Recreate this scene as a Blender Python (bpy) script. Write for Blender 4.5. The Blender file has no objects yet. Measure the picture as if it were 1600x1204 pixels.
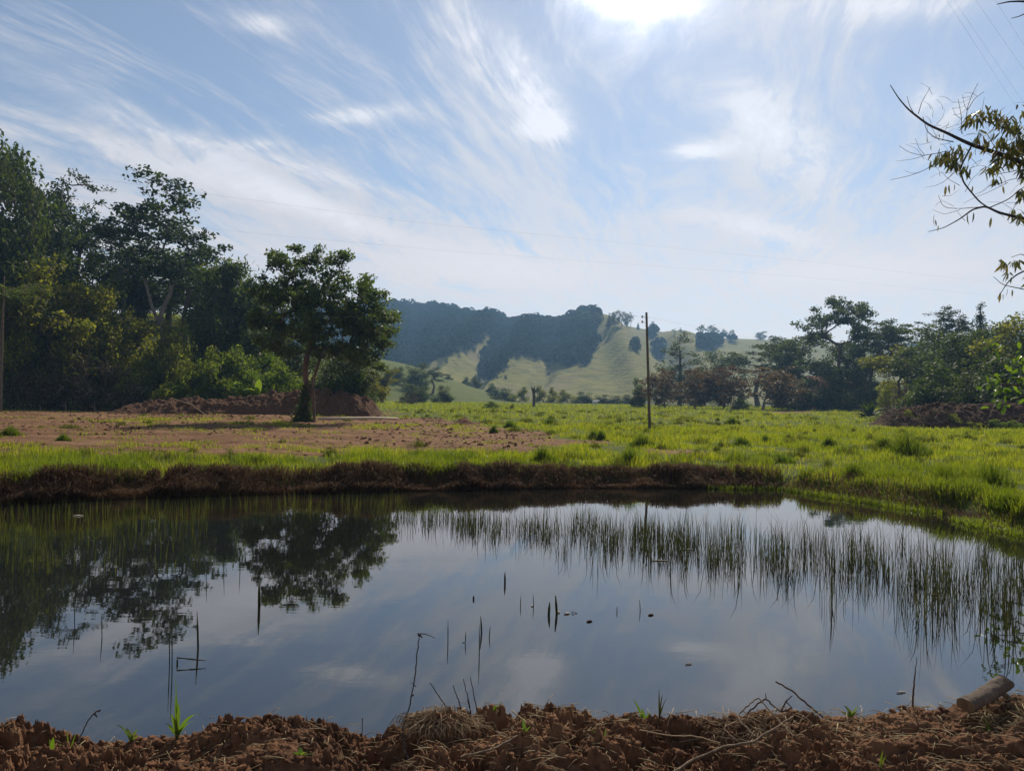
import bpy, math, random
import numpy as np
from mathutils import Vector, Matrix
S = bpy.context.scene
COL = S.collection
rad = math.radians
# ------------------------------------------------------------------ camera
CAM_H = 2.0
PITCH, ROLL = rad(0.76), rad(0.80)
F = 1200.0                      # focal length in photo pixels (1600 wide)
fw = Vector((0, math.cos(PITCH), math.sin(PITCH)))
r0 = Vector((1, 0, 0)); u0 = r0.cross(fw)
cr = r0*math.cos(ROLL) + u0*math.sin(ROLL)
cu = u0*math.cos(ROLL) - r0*math.sin(ROLL)
cam = bpy.data.cameras.new('camera'); camo = bpy.data.objects.new('camera', cam); COL.objects.link(camo)
cam.sensor_width = 36; cam.lens = 36*F/1600; cam.clip_start = .05; cam.clip_end = 6000
M3 = Matrix((cr, cu, -fw)).transposed()
camo.matrix_world = Matrix.Translation((0, 0, CAM_H)) @ M3.to_4x4()
S.camera = camo
def ray(px, py):
    d = cr*((px-800)/F) + cu*((602-py)/F) + fw
    return d
def at(px, py, Y):
    d = ray(px, py); t = Y/d.y
    return Vector((0, 0, CAM_H)) + d*t
def on(px, py, z=0.0):
    d = ray(px, py); t = (z-CAM_H)/d.z
    return Vector((0, 0, CAM_H)) + d*t
def proj(X, Y, Z):
    Z = Z-CAM_H
    a = X*cr.x+Y*cr.y+Z*cr.z; b = X*cu.x+Y*cu.y+Z*cu.z; c = X*fw.x+Y*fw.y+Z*fw.z
    return 800+F*a/c, 602-F*b/c
# ------------------------------------------------------------------ render look
S.view_settings.view_transform = 'Standard'; S.view_settings.look = 'None'
S.view_settings.gamma = 1; S.view_settings.use_curve_mapping = False
S.view_settings.exposure = 0.18
S.render.engine = 'CYCLES'
cy = S.cycles
cy.max_bounces = 8; cy.diffuse_bounces = 3; cy.glossy_bounces = 3; cy.transmission_bounces = 4
cy.volume_bounces = 0; cy.transparent_max_bounces = 4
cy.use_denoising = True
cy.sample_clamp_indirect = 6
cy.sample_clamp_direct = 12
cy.caustics_reflective = False; cy.caustics_refractive = False
# ------------------------------------------------------------------ sun and sky
SUN_EL, SUN_AZ = 41.0, 17.0
sd = Vector((math.sin(rad(SUN_AZ))*math.cos(rad(SUN_EL)), math.cos(rad(SUN_AZ))*math.cos(rad(SUN_EL)), math.sin(rad(SUN_EL))))
sl = bpy.data.lights.new('sun', 'SUN'); slo = bpy.data.objects.new('sun', sl); COL.objects.link(slo)
sl.energy = 5.0; sl.angle = rad(0.5); sl.color = (1.0, .90, .75)
slo.rotation_euler = (-sd).to_track_quat('-Z', 'Y').to_euler()

class N:
    """tiny helper to write node maths"""
    def __init__(s, nt): s.nt = nt
    def new(s, t, **k):
        n = s.nt.nodes.new(t)
        for a, b in k.items(): setattr(n, a, b)
        return n
    def link(s, a, b): s.nt.links.new(a, b)
    def put(s, sock, v):
        if isinstance(v, bpy.types.NodeSocket): s.link(v, sock)
        elif v is not None: sock.default_value = v
    def m(s, op, a, b=None, c=None, clamp=False):
        n = s.new('ShaderNodeMath', operation=op, use_clamp=clamp)
        s.put(n.inputs[0], a)
        if b is not None: s.put(n.inputs[1], b)
        if c is not None: s.put(n.inputs[2], c)
        return n.outputs[0]
    def noise(s, vec, scale, detail=4, rough=.5, dist=0, dim='3D'):
        n = s.new('ShaderNodeTexNoise', noise_dimensions=dim)
        if vec is not None: s.link(vec, n.inputs['Vector'])
        n.inputs['Scale'].default_value = scale; n.inputs['Detail'].default_value = detail
        n.inputs['Roughness'].default_value = rough; n.inputs['Distortion'].default_value = dist
        return n.outputs[0]
    def sstep(s, x, a, b, lo=0., hi=1.):
        n = s.new('ShaderNodeMapRange', interpolation_type='SMOOTHSTEP')
        s.put(n.inputs[0], x); n.inputs[1].default_value = a; n.inputs[2].default_value = b
        n.inputs[3].default_value = lo; n.inputs[4].default_value = hi
        return n.outputs[0]
    def mix(s, f, a, b, typ='MIX'):
        n = s.new('ShaderNodeMix', data_type='RGBA', blend_type=typ)
        s.put(n.inputs[0], f); s.put(n.inputs[6], a); s.put(n.inputs[7], b)
        return n.outputs[2]
    def xyz(s, x, y, z):
        n = s.new('ShaderNodeCombineXYZ'); s.put(n.inputs[0], x); s.put(n.inputs[1], y); s.put(n.inputs[2], z)
        return n.outputs[0]

W = bpy.data.worlds.new('World'); S.world = W; W.use_nodes = True
nt = W.node_tree; nt.nodes.clear(); n = N(nt)
sky = n.new('ShaderNodeTexSky', sky_type='NISHITA')
sky.sun_disc = False; sky.sun_elevation = rad(SUN_EL); sky.sun_rotation = rad(SUN_AZ)
sky.altitude = 600; sky.air_density = 1.0; sky.dust_density = 0.6; sky.ozone_density = 1.6
tc = n.new('ShaderNodeTexCoord'); sep = n.new('ShaderNodeSeparateXYZ'); n.link(tc.outputs['Generated'], sep.inputs[0])
dx, dy, dz = sep.outputs
CLO = .10
den = n.m('ADD', n.m('MAXIMUM', dz, 0.0), CLO)
qx, qy = n.m('DIVIDE', dx, den), n.m('DIVIDE', dy, den)
CA = rad(19)
uu = n.m('SUBTRACT', n.m('MULTIPLY', qx, math.cos(CA)), n.m('MULTIPLY', qy, math.sin(CA)))
vv = n.m('ADD', n.m('MULTIPLY', qx, math.sin(CA)), n.m('MULTIPLY', qy, math.cos(CA)))
def cloud_uv(px, py):
    d = ray(px, py).normalized(); q = (d.x/(max(d.z, 0)+CLO), d.y/(max(d.z, 0)+CLO))
    return q[0]*math.cos(CA)-q[1]*math.sin(CA), q[0]*math.sin(CA)+q[1]*math.cos(CA)
warp = n.noise(n.xyz(n.m('MULTIPLY', uu, .8), n.m('MULTIPLY', vv, .35), 3.3), 1.3, 3, .5)
wu = n.m('ADD', uu, n.m('MULTIPLY', n.m('SUBTRACT', warp, .5), .9))
streak = n.noise(n.xyz(n.m('MULTIPLY', wu, 4.6), n.m('MULTIPLY', vv, .78), 0.7), 1.0, 8, .66)
big = n.noise(n.xyz(n.m('MULTIPLY', wu, 1.2), n.m('MULTIPLY', vv, .45), 8.1), 1.0, 3, .5)
fine = n.noise(n.xyz(n.m('MULTIPLY', wu, 13.), n.m('MULTIPLY', vv, 3.2), 1.7), 1.0, 6, .62)
cross = n.noise(n.xyz(n.m('MULTIPLY', wu, 2.0), n.m('MULTIPLY', vv, 7.0), 5.7), 1.0, 3, .5)
hor = n.m('ADD', n.sstep(dz, .0, .20, .20, 0.0), n.sstep(dz, .10, .42, .13, -.03))
tot = n.m('ADD', n.m('ADD', n.m('MULTIPLY', streak, .62), n.m('MULTIPLY', big, .40)), n.m('MULTIPLY', fine, .30))
tot = n.m('ADD', tot, hor)
fin2 = n.noise(n.xyz(n.m('MULTIPLY', wu, 34.), n.m('MULTIPLY', vv, 12.), 4.4), 1.0, 5, .65)
tot = n.m('ADD', tot, n.m('MULTIPLY', n.m('SUBTRACT', fin2, .5), .10))
cl = n.sstep(tot, .575, .80)
cl = n.m('MULTIPLY', cl, n.m('ADD', .30, n.m('MULTIPLY', fine, 1.0)))
# individual wisps: centre px, length along streak, width, strength
def wisp(px, py, ru, rv, amp, px2=None, py2=None):
    u, v = cloud_uv(px, py)
    if px2 is not None:
        u2, v2 = cloud_uv(px2, py2); ang = math.atan2(v2-v, u2-u); L = math.hypot(u2-u, v2-v)/2
        u, v = (u+u2)/2, (v+v2)/2
        ax = (math.cos(ang), math.sin(ang)); ra, rb = L*1.0, ru
    else:
        ax = (0, 1); ra, rb = rv, ru
    fu = n.m('ADD', n.m('SUBTRACT', uu, u), n.m('MULTIPLY', n.m('SUBTRACT', fine, .5), .35*rb*2))
    fv = n.m('ADD', n.m('SUBTRACT', vv, v), n.m('MULTIPLY', n.m('SUBTRACT', cross, .5), .5*ra))
    a = n.m('DIVIDE', n.m('ADD', n.m('MULTIPLY', fu, ax[0]), n.m('MULTIPLY', fv, ax[1])), ra)
    b = n.m('DIVIDE', n.m('SUBTRACT', n.m('MULTIPLY', fu, ax[1]), n.m('MULTIPLY', fv, ax[0])), rb)
    r2 = n.m('ADD', n.m('MULTIPLY', a, a), n.m('MULTIPLY', b, b))
    g = n.m('POWER', 2.718, n.m('MULTIPLY', r2, -1.0))
    k = n.m('MULTIPLY', g, n.m('ADD', .35, n.m('MULTIPLY', n.m('MULTIPLY', fin2, fine), 4.6)))
    return n.m('MULTIPLY', k, amp)
WISPS = [(735, 15, .085, 0, .50, 875, 205), (835, 150, .05, 0, .40, 870, 212), (845, 203, .07, .07, .55),
         (1090, 236, .09, .06, .75), (1090, 330, .10, 0, .45, 1280, 385), (495, 190, .045, 0, .45, 635, 172),
         (360, 28, .045, 0, .45, 460, 45), (350, 225, .05, 0, .30, 450, 225), (1150, 130, .10, 0, .30, 1300, 300),
         (1250, 5, .07, 0, .45, 1530, 0), (930, -5, .05, 0, .6, 1090, 8), (80, 130, .07, 0, .40, 560, 350), (120, 215, .10, 0, .45, 620, 370), (360, 230, .05, 0, .3, 600, 300),
         (1150, 130, .10, 0, .25, 1210, 250), (1420, 130, .06, 0, .35, 1500, 190), (620, 400, .35, 0, .35, 900, 440), (1150, 440, .35, 0, .3, 1500, 420)]
wsum = None
for w in WISPS:
    q_ = wisp(w[0], w[1], w[2], w[3], w[4], *(w[5:] if len(w) > 5 else ())); wsum = q_ if wsum is None else n.m('ADD', wsum, q_)
cl = n.m('ADD', cl, n.m('MULTIPLY', wsum, 1.2))
cl = n.m('MINIMUM', n.m('MAXIMUM', cl, 0.0), 1.0)
cl = n.m('MULTIPLY', cl, n.m('MULTIPLY', n.sstep(dz, -.02, .03), n.sstep(dz, .80, .52)))
# forward scattering round the sun lights thin cloud up
dot = n.new('ShaderNodeVectorMath', operation='DOT_PRODUCT'); n.link(tc.outputs['Generated'], dot.inputs[0]); 
gs = ray(1000, -85).normalized(); dot.inputs[1].default_value = gs
dp = n.m('MAXIMUM', dot.outputs['Value'], 0.0)
aure = n.m('ADD', n.m('MULTIPLY', n.m('POWER', dp, 420.), 11.), n.m('MULTIPLY', n.m('POWER', dp, 24.), .7))
SKYK = .085
def C4(*a): return tuple(a)+(1.,)
cc = n.new('ShaderNodeVectorMath', operation='SCALE'); cc.inputs[0].default_value = (.58/SKYK, .575/SKYK, .60/SKYK)
n.link(n.m('ADD', n.m('ADD', 1.0, n.m('MULTIPLY', n.m('MINIMUM', wsum, 1.0), .38)), n.m('MULTIPLY', aure, .22)), cc.inputs['Scale'])
warm = n.mix(n.sstep(dz, .02, .34, .9, 0.), cc.outputs[0], C4(.88/SKYK, .72/SKYK, .62/SKYK))
veil = n.mix(.15, sky.outputs[0], C4(.40/SKYK, .41/SKYK, .43/SKYK))
skc = n.mix(n.m('MULTIPLY', cl, .86), veil, warm)
gl = n.new('ShaderNodeVectorMath', operation='SCALE'); gl.inputs[0].default_value = (.75, .80, .9)
n.link(n.m('MULTIPLY', aure, .75), gl.inputs['Scale'])
fin = n.mix(1.0, skc, gl.outputs[0], 'ADD')
bg = n.new('ShaderNodeBackground'); n.link(fin, bg.inputs[0]); bg.inputs[1].default_value = SKYK
wo = n.new('ShaderNodeOutputWorld'); n.link(bg.outputs[0], wo.inputs[0])
W.cycles.sampling_method = 'MANUAL'; W.cycles.sample_map_resolution = 512

# ------------------------------------------------------------------ mesh + noise helpers
def mesh_np(name, verts, polys, mat, parent=None, smooth=False, attrs=None, loc=None, link=True):
    """polys: list of int arrays, each (N,k)"""
    verts = np.asarray(verts, dtype=np.float32).reshape(-1, 3)
    me = bpy.data.meshes.new(name)
    me.vertices.add(len(verts)); me.vertices.foreach_set('co', verts.ravel())
    loops = np.concatenate([p.ravel() for p in polys]).astype(np.int32)
    tot = np.concatenate([np.full(len(p), p.shape[1], dtype=np.int32) for p in polys])
    st = np.concatenate([[0], np.cumsum(tot)[:-1]]).astype(np.int32)
    me.loops.add(len(loops)); me.loops.foreach_set('vertex_index', loops)
    me.polygons.add(len(tot)); me.polygons.foreach_set('loop_start', st); me.polygons.foreach_set('loop_total', tot)
    if smooth: me.polygons.foreach_set('use_smooth', np.ones(len(tot), dtype=bool))
    me.materials.append(mat)
    if attrs:
        for k, v in attrs.items():
            a = me.attributes.new(k, 'FLOAT', 'POINT'); a.data.foreach_set('value', np.asarray(v, dtype=np.float32).ravel())
    me.update(calc_edges=True)
    o = bpy.data.objects.new(name, me); 
    if link: COL.objects.link(o)
    if parent: o.parent = parent
    if loc is not None: o.location = loc
    return o
def tag(o, label=None, cat=None, group=None, kind=None):
    if label: o['label'] = label
    if cat: o['category'] = cat
    if group: o['group'] = group
    if kind: o['kind'] = kind
    return o
def empty(name, loc=(0, 0, 0), rz=0, sc=(1, 1, 1)):
    o = bpy.data.objects.new(name, None); COL.objects.link(o); o.location = loc; o.rotation_euler = (0, 0, rz); o.scale = sc
    o.empty_display_size = .2
    return o
def copy_tree(o):
    c = o.copy(); COL.objects.link(c)
    for k in ('label', 'category', 'group'):
        if k in c and c.parent is None: pass
    for ch in o.children:
        d = ch.copy(); COL.objects.link(d); d.parent = c
    return c
def smooth01(x):
    x = np.clip(x, 0, 1); return x*x*(3-2*x)
def _h(ix, iy, s):
    h = (ix.astype(np.int64)*374761393 + iy.astype(np.int64)*668265263 + s*1442695041) & 0x7fffffff
    h = (h ^ (h >> 13))*1274126177 & 0x7fffffff
    h = h ^ (h >> 16)
    return (h & 0xffff)/65535.0
def vnoise(x, y, s=0):
    x = np.asarray(x, float); y = np.asarray(y, float)
    ix = np.floor(x); iy = np.floor(y); fx = x-ix; fy = y-iy
    fx = fx*fx*fx*(fx*(fx*6-15)+10); fy = fy*fy*fy*(fy*(fy*6-15)+10)
    a = _h(ix, iy, s); b = _h(ix+1, iy, s); c = _h(ix, iy+1, s); d = _h(ix+1, iy+1, s)
    return (a*(1-fx)+b*fx)*(1-fy)+(c*(1-fx)+d*fx)*fy - .5
def fbm(x, y, o=4, s=0, g=.5):
    r = 0; a = 1.
    for i in range(o):
        r = r + a*vnoise(x*2**i+i*17.3, y*2**i-i*9.1, s+i); a *= g
    return r
def grid_faces(nr, nc):
    i = np.arange((nr-1)*nc).reshape(nr-1, nc)[:, :-1].ravel()
    return np.stack([i, i+1, i+nc+1, i+nc], 1)
def inpoly(P, x, y):
    P = np.asarray(P); r = np.zeros(np.shape(x), bool); j = len(P)-1
    for i in range(len(P)):
        xi, yi = P[i]; xj, yj = P[j]
        c = ((yi > y) != (yj > y)) & (x < (xj-xi)*(y-yi)/(yj-yi+1e-12)+xi)
        r ^= c; j = i
    return r
def pdist(P, x, y):
    """signed distance to closed polygon, positive inside"""
    P = np.asarray(P, float); d = np.full(np.shape(x), 1e9)
    for i in range(len(P)):
        a = P[i]; b = P[(i+1) % len(P)]; ab = b-a; L = (ab**2).sum()+1e-12
        t = np.clip(((x-a[0])*ab[0]+(y-a[1])*ab[1])/L, 0, 1)
        d = np.minimum(d, np.hypot(x-a[0]-t*ab[0], y-a[1]-t*ab[1]))
    return np.where(inpoly(P, x, y), d, -d)
# ------------------------------------------------------------------ terrain shape
POND = [(-17, 8), (-15, 11), (-12, 12.6), (-8.7, 13.4), (-6.6, 14.6), (-3.85, 15.5), (-1.35, 16.2), (1.4, 16.9), (5.1, 17.3),
        (6.1, 17.1), (6.6, 16.2), (7.3, 15.0), (7.8, 13.6), (7.7, 12.2), (8.0, 11.2), (9.6, 9), (9.8, 6), (8, 4.6), (4, 4.35), (-6, 4.35), (-14, 4.6)]
def gpoly(pts, z=.3): return [tuple(on(a, b, z)[:2]) for a, b in pts]
DIRT = gpoly([(-500, 650), (-300, 641), (0, 641), (200, 640), (420, 641), (600, 641), (640, 650), (700, 652), (735, 655), (770, 668), (850, 682), (920, 690),
              (900, 697), (830, 702), (740, 704), (640, 706), (560, 702), (500, 712), (380, 717), (240, 716), (120, 712), (0, 714), (-300, 716)])
DIRT2 = gpoly([(1000, 703), (1100, 706), (1130, 712), (1080, 714), (1010, 710)])
DIRT3 = gpoly([(1180, 643), (1280, 641), (1290, 645), (1200, 647)])
def ground_z(X, Y):
    X = np.asarray(X, float); Y = np.asarray(Y, float)
    d = -pdist(POND, X, Y) + .25*vnoise(X*1.3, Y*1.3, 5) + .12*vnoise(X*4, Y*4, 6)
    land = .30 + .10*fbm(X*.12, Y*.12, 3, 11) + .035*vnoise(X*1.1, Y*1.1, 12) + .03*vnoise(X*2.7, Y*2.7, 13)
    z = np.where(d > 0, land*smooth01(d/.55)+.01, -1.1*smooth01(-d/2.0)-.02)
    # left wooded hillside
    z = z + 11*smooth01((Y-63+.02*X)/36)*smooth01((-X-.16*Y)/30)*smooth01((190-Y)/60)*(1+.15*vnoise(X*.05, Y*.05, 3))
    # right hillside
    z = z + 12*smooth01((Y-58)/50)*smooth01((X-.44*Y)/34)*(1+.2*vnoise(X*.06, Y*.06, 4))
    # knoll in the middle distance
    z = z + 15*smooth01((Y-165)/100)*smooth01((-X+8)/62)*smooth01((400-Y)/130)*(1+.25*vnoise(X*.03, Y*.03, 8))
    # field falls off a little behind the far hedge
    z = z - 1.2*smooth01((Y-185)/60)*smooth01((X+10)/20)
    z = np.where((Y < 4.6) & (np.abs(X) < 5.2) & (Y > 1.9), np.minimum(z, -.05), z)
    return z
def gz(x, y): return float(ground_z(np.array([x]), np.array([y]))[0])
def dirt_mask(X, Y):
    nz = .9*fbm(X*.35, Y*.35, 4, 21)+.5*vnoise(X*.1, Y*.1, 22)
    sc = .25+.035*Y
    d = pdist(DIRT, X, Y)/sc + nz*2.2
    d2 = pdist(DIRT2, X, Y)/.3+nz*1.5; d3 = pdist(DIRT3, X, Y)/3.+nz
    return smooth01(np.maximum(np.maximum(d, d2), d3)*.8+.3)
# ------------------------------------------------------------------ materials
def newmat(name):
    m = bpy.data.materials.new(name); m.use_nodes = True; m.node_tree.nodes.clear()
    k = N(m.node_tree); k.out = k.new('ShaderNodeOutputMaterial'); return m, k
def principled(k, col, rough=.8, spec=.25, normal=None, **kw):
    p = k.new('ShaderNodeBsdfPrincipled'); k.put(p.inputs['Base Color'], col); k.put(p.inputs['Roughness'], rough)
    p.inputs['Specular IOR Level'].default_value = spec
    if normal is not None: k.link(normal, p.inputs['Normal'])
    for a, b in kw.items(): p.inputs[a].default_value = b
    return p.outputs[0]
def bump(k, h, strength=.5, dist=.05):
    b = k.new('ShaderNodeBump'); b.inputs['Strength'].default_value = strength; b.inputs['Distance'].default_value = dist
    k.link(h, b.inputs['Height']); return b.outputs[0]
def C(*a): return tuple(a)+(1.,)
def ramp(k, f, stops):
    r = k.new('ShaderNodeValToRGB'); k.link(f, r.inputs[0]); e = r.color_ramp.elements
    while len(e) < len(stops): e.new(.5)
    for i, (p, c) in enumerate(stops): e[i].position = p; e[i].color = C(*c)
    return r.outputs[0]
def leaf_mat(name, cols, trans=.4, tcol=None, spec=.12, rough=.6, objvar=.12, ocoord=0, alt=None):
    m, k = newmat(name)
    g = k.new('ShaderNodeNewGeometry'); oi = k.new('ShaderNodeObjectInfo')
    c = ramp(k, g.outputs['Random Per Island'], [(i/(len(cols)-1), x) for i, x in enumerate(cols)])
    hs = k.new('ShaderNodeHueSaturation'); k.link(c, hs.inputs['Color'])
    k.link(k.m('ADD', .5-objvar*.12, k.m('MULTIPLY', oi.outputs['Random'], objvar*.24)), hs.inputs['Hue'])
    k.link(k.m('ADD', 1-objvar, k.m('MULTIPLY', oi.outputs['Random'], objvar*2)), hs.inputs['Value'])
    c = hs.outputs[0]
    if ocoord:
        t = k.new('ShaderNodeTexCoord'); nn = k.noise(t.outputs['Object'], ocoord, 3)
        c = k.mix(k.sstep(nn, .35, .65, 0, .55), c, C(*[x*1.0 for x in cols[-1]]))
    if alt:
        t = k.new('ShaderNodeTexCoord')
        for sc_, a_, b_, mx_, col_ in alt: c = k.mix(k.sstep(k.noise(t.outputs['Object'], sc_, 4, .6), a_, b_, 0, mx_), c, C(*col_))
    p = principled(k, c, rough, spec)
    tr = k.new('ShaderNodeBsdfTranslucent')
    k.link(k.mix(1.0, c, C(*(tcol or (1.5, 1.7, .6))), 'MULTIPLY'), tr.inputs[0])
    mx = k.new('ShaderNodeMixShader'); mx.inputs[0].default_value = trans
    k.link(p, mx.inputs[1]); k.link(tr.outputs[0], mx.inputs[2]); k.link(mx.outputs[0], k.out.inputs[0])
    return m
def bark_mat(name, a, b, scale=8):
    m, k = newmat(name); t = k.new('ShaderNodeTexCoord')
    mp = k.new('ShaderNodeMapping'); mp.inputs['Scale'].default_value = (1, 1, .25); k.link(t.outputs['Object'], mp.inputs[0])
    nn = k.noise(mp.outputs[0], scale, 6, .6)
    c = ramp(k, nn, [(.3, a), (.7, b)])
    k.link(principled(k, c, .9, .15, bump(k, nn, .8, .03)), k.out.inputs[0]); return m
MAT = {}
MAT['bark'] = bark_mat('bark', (.06, .045, .035), (.17, .13, .10))
MAT['palebark'] = bark_mat('pale_bark', (.12, .10, .08), (.32, .28, .23))
MAT['redbark'] = bark_mat('reddish_bark', (.055, .035, .026), (.17, .10, .07))
MAT['wood'] = bark_mat('weathered_wood', (.09, .065, .045), (.24, .18, .12), 20)
MAT['twig'] = bark_mat('dry_twig', (.05, .03, .022), (.15, .09, .055), 40)
MAT['darktwig'] = bark_mat('dark_twig', (.035, .030, .032), (.085, .07, .065), 40)
MAT['plank'] = bark_mat('pale_plank', (.40, .33, .26), (.62, .55, .46), 12)
MAT['straw'] = leaf_mat('straw', [(.17, .11, .06), (.32, .23, .13), (.45, .36, .22)], .2, (1, .95, .8))
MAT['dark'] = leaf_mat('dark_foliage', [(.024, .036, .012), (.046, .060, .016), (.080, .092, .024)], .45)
MAT['blue'] = leaf_mat('deep_foliage', [(.020, .033, .014), (.034, .050, .020), (.055, .068, .026)], .38)
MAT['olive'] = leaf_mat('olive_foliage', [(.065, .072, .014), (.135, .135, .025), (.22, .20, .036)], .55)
MAT['fresh'] = leaf_mat('fresh_foliage', [(.055, .085, .015), (.10, .13, .022), (.16, .18, .035)], .55)
MAT['yellow'] = leaf_mat('yellowish_foliage', [(.06, .075, .018), (.13, .125, .025), (.23, .18, .03)], .5)
MAT['russet'] = leaf_mat('russet_foliage', [(.045, .050, .020), (.075, .060, .026), (.10, .062, .028), (.15, .075, .032)], .40, (1.4, 1.2, .7))
MAT['brush'] = leaf_mat('grey_brush', [(.055, .042, .028), (.085, .065, .042), (.075, .078, .030)], .3, (1.2, 1.1, .8))
MAT['bamboo'] = leaf_mat('bamboo_foliage', [(.035, .060, .018), (.060, .085, .024), (.11, .12, .035)], .5)
MAT['tree'] = leaf_mat('main_tree_foliage', [(.030, .048, .015), (.060, .080, .022), (.105, .125, .032)], .5, spec=.2, rough=.5)
MAT['leafbig'] = leaf_mat('drooping_leaf', [(.045, .055, .020), (.075, .080, .028), (.13, .095, .035)], .45, (1.4, 1.35, .7), .45, .4)
MAT['leafgreen'] = leaf_mat('sunlit_leaf', [(.055, .095, .015), (.085, .13, .022), (.12, .15, .03)], .5, (1.6, 1.8, .6), .6, .3)
MAT['banana'] = leaf_mat('banana_leaf', [(.09, .15, .02), (.15, .21, .03), (.24, .26, .05)], .55)
MAT['grass'] = leaf_mat('grass_blades', [(.072, .100, .010), (.135, .170, .014), (.185, .205, .022), (.23, .21, .05)], .6, (1.95, 1.95, .42), .3, .5, 0, 0, [(.12, .48, .68, .5, (.075, .115, .014)), (.7, .52, .68, .7, (.045, .075, .012)), (.35, .60, .72, .75, (.10, .075, .030)), (2.1, .6, .72, .5, (.085, .06, .03))])
MAT['lush'] = leaf_mat('lush_grass', [(.045, .075, .010), (.09, .13, .015), (.15, .18, .022)], .55, (1.8, 1.8, .45), .3, .45, 0, .8)
MAT['tuss'] = leaf_mat('tussock_grass', [(.045, .070, .010), (.085, .115, .014), (.13, .15, .02)], .52)
MAT['dead'] = leaf_mat('dead_grass', [(.034, .020, .015), (.060, .034, .025), (.095, .056, .036), (.14, .10, .06)], .3, (1.2, 1., .8), .1, .8, 0, 1.2)
MAT['reed'] = leaf_mat('reed_stems', [(.022, .022, .012), (.036, .038, .017), (.075, .070, .026)], .28, (1.3, 1.4, .6), .2, .6)
MAT['reedgreen'] = leaf_mat('young_reed_stems', [(.028, .034, .010), (.055, .062, .018), (.11, .10, .035)], .35)

def soil_cols(k, P, sc=1.):
    n1 = k.noise(P, .5*sc, 5, .6); n2 = k.noise(P, 6*sc, 6, .65); n3 = k.noise(P, 40*sc, 4, .6)
    c = ramp(k, n2, [(.25, (.060, .028, .014)), (.5, (.135, .066, .034)), (.78, (.25, .135, .075))])
    c = k.mix(k.sstep(n1, .45, .68, 0, .7), c, C(.17, .092, .052))
    c = k.mix(k.sstep(n3, .5, .75, 0, .5), c, C(.060, .030, .016))
    h = k.m('ADD', n2, k.m('MULTIPLY', n3, .35))
    return c, h
def mat_ground():
    m, k = newmat('field_soil_and_turf'); t = k.new('ShaderNodeTexCoord'); P = t.outputs['Object']
    at_ = k.new('ShaderNodeAttribute', attribute_name='dirt')
    mp = k.new('ShaderNodeMapping'); mp.inputs['Scale'].default_value = (.35, 1, 1); k.link(P, mp.inputs[0]); Ps = mp.outputs[0]
    n1 = k.noise(Ps, .8, 5, .65); n2 = k.noise(P, 5, 6, .65); n3 = k.noise(Ps, 3.0, 5, .65)
    c = ramp(k, n1, [(.3, (.125, .064, .032)), (.5, (.220, .118, .060)), (.7, (.30, .175, .098))])
    c = k.mix(k.sstep(n3, .50, .66, 0, .8), c, C(.070, .036, .022))
    c = k.mix(k.sstep(k.noise(Ps, 1.7, 5, .7, .4), .60, .72, 0, .8), c, C(.12, .12, .03))
    g1 = k.noise(P, .25, 4, .6); g2 = k.noise(P, 2.2, 5, .65)
    g = ramp(k, g2, [(.25, (.040, .060, .012)), (.5, (.085, .110, .018)), (.75, (.15, .155, .030))])
    g = k.mix(k.sstep(g1, .5, .72, 0, .6), g, C(.13, .125, .03))
    g = k.mix(k.sstep(k.noise(P, .07, 3, .5), .5, .7, 0, .4), g, C(.045, .07, .02))
    f = k.m('ADD', at_.outputs['Fac'], k.m('MULTIPLY', k.m('SUBTRACT', n2, .5), .6))
    col = k.mix(k.sstep(f, .35, .65), g, c)
    sepz = k.new('ShaderNodeSeparateXYZ'); k.link(P, sepz.inputs[0])
    near = k.sstep(sepz.outputs[2], .02, .16)
    col = k.mix(near, C(.035, .024, .016), col)
    h = k.m('ADD', n2, k.m('MULTIPLY', n3, 1.2))
    k.link(principled(k, col, .95, .1, bump(k, h, 1.0, .22)), k.out.inputs[0]); return m
def mat_soil(name, sc=1., dist=.03, dk=1.):
    m, k = newmat(name); t = k.new('ShaderNodeTexCoord'); c, h = soil_cols(k, t.outputs['Object'], sc); c = k.mix(1.0, c, C(dk, dk, dk), 'MULTIPLY')
    if 'bank' in name:      # damp rim by the water, paler dry crust, darker dug earth
        sp = k.new('ShaderNodeSeparateXYZ'); k.link(t.outputs['Object'], sp.inputs[0])
        c = k.mix(k.sstep(k.m('ADD', sp.outputs[1], k.m('MULTIPLY', k.noise(t.outputs['Object'], 4, 3), .3)), 4.12, 4.3, 0, .75), c, C(.03, .017, .011))
        pt = k.noise(t.outputs['Object'], 1.3, 3)
        c = k.mix(k.sstep(pt, .52, .62, 0, .55), c, C(.215, .115, .060)); c = k.mix(k.sstep(pt, .46, .38, 0, .5), c, C(.08, .043, .026))
    k.link(principled(k, c, .95, .12, bump(k, h, .9, dist)), k.out.inputs[0]); return m
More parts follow.
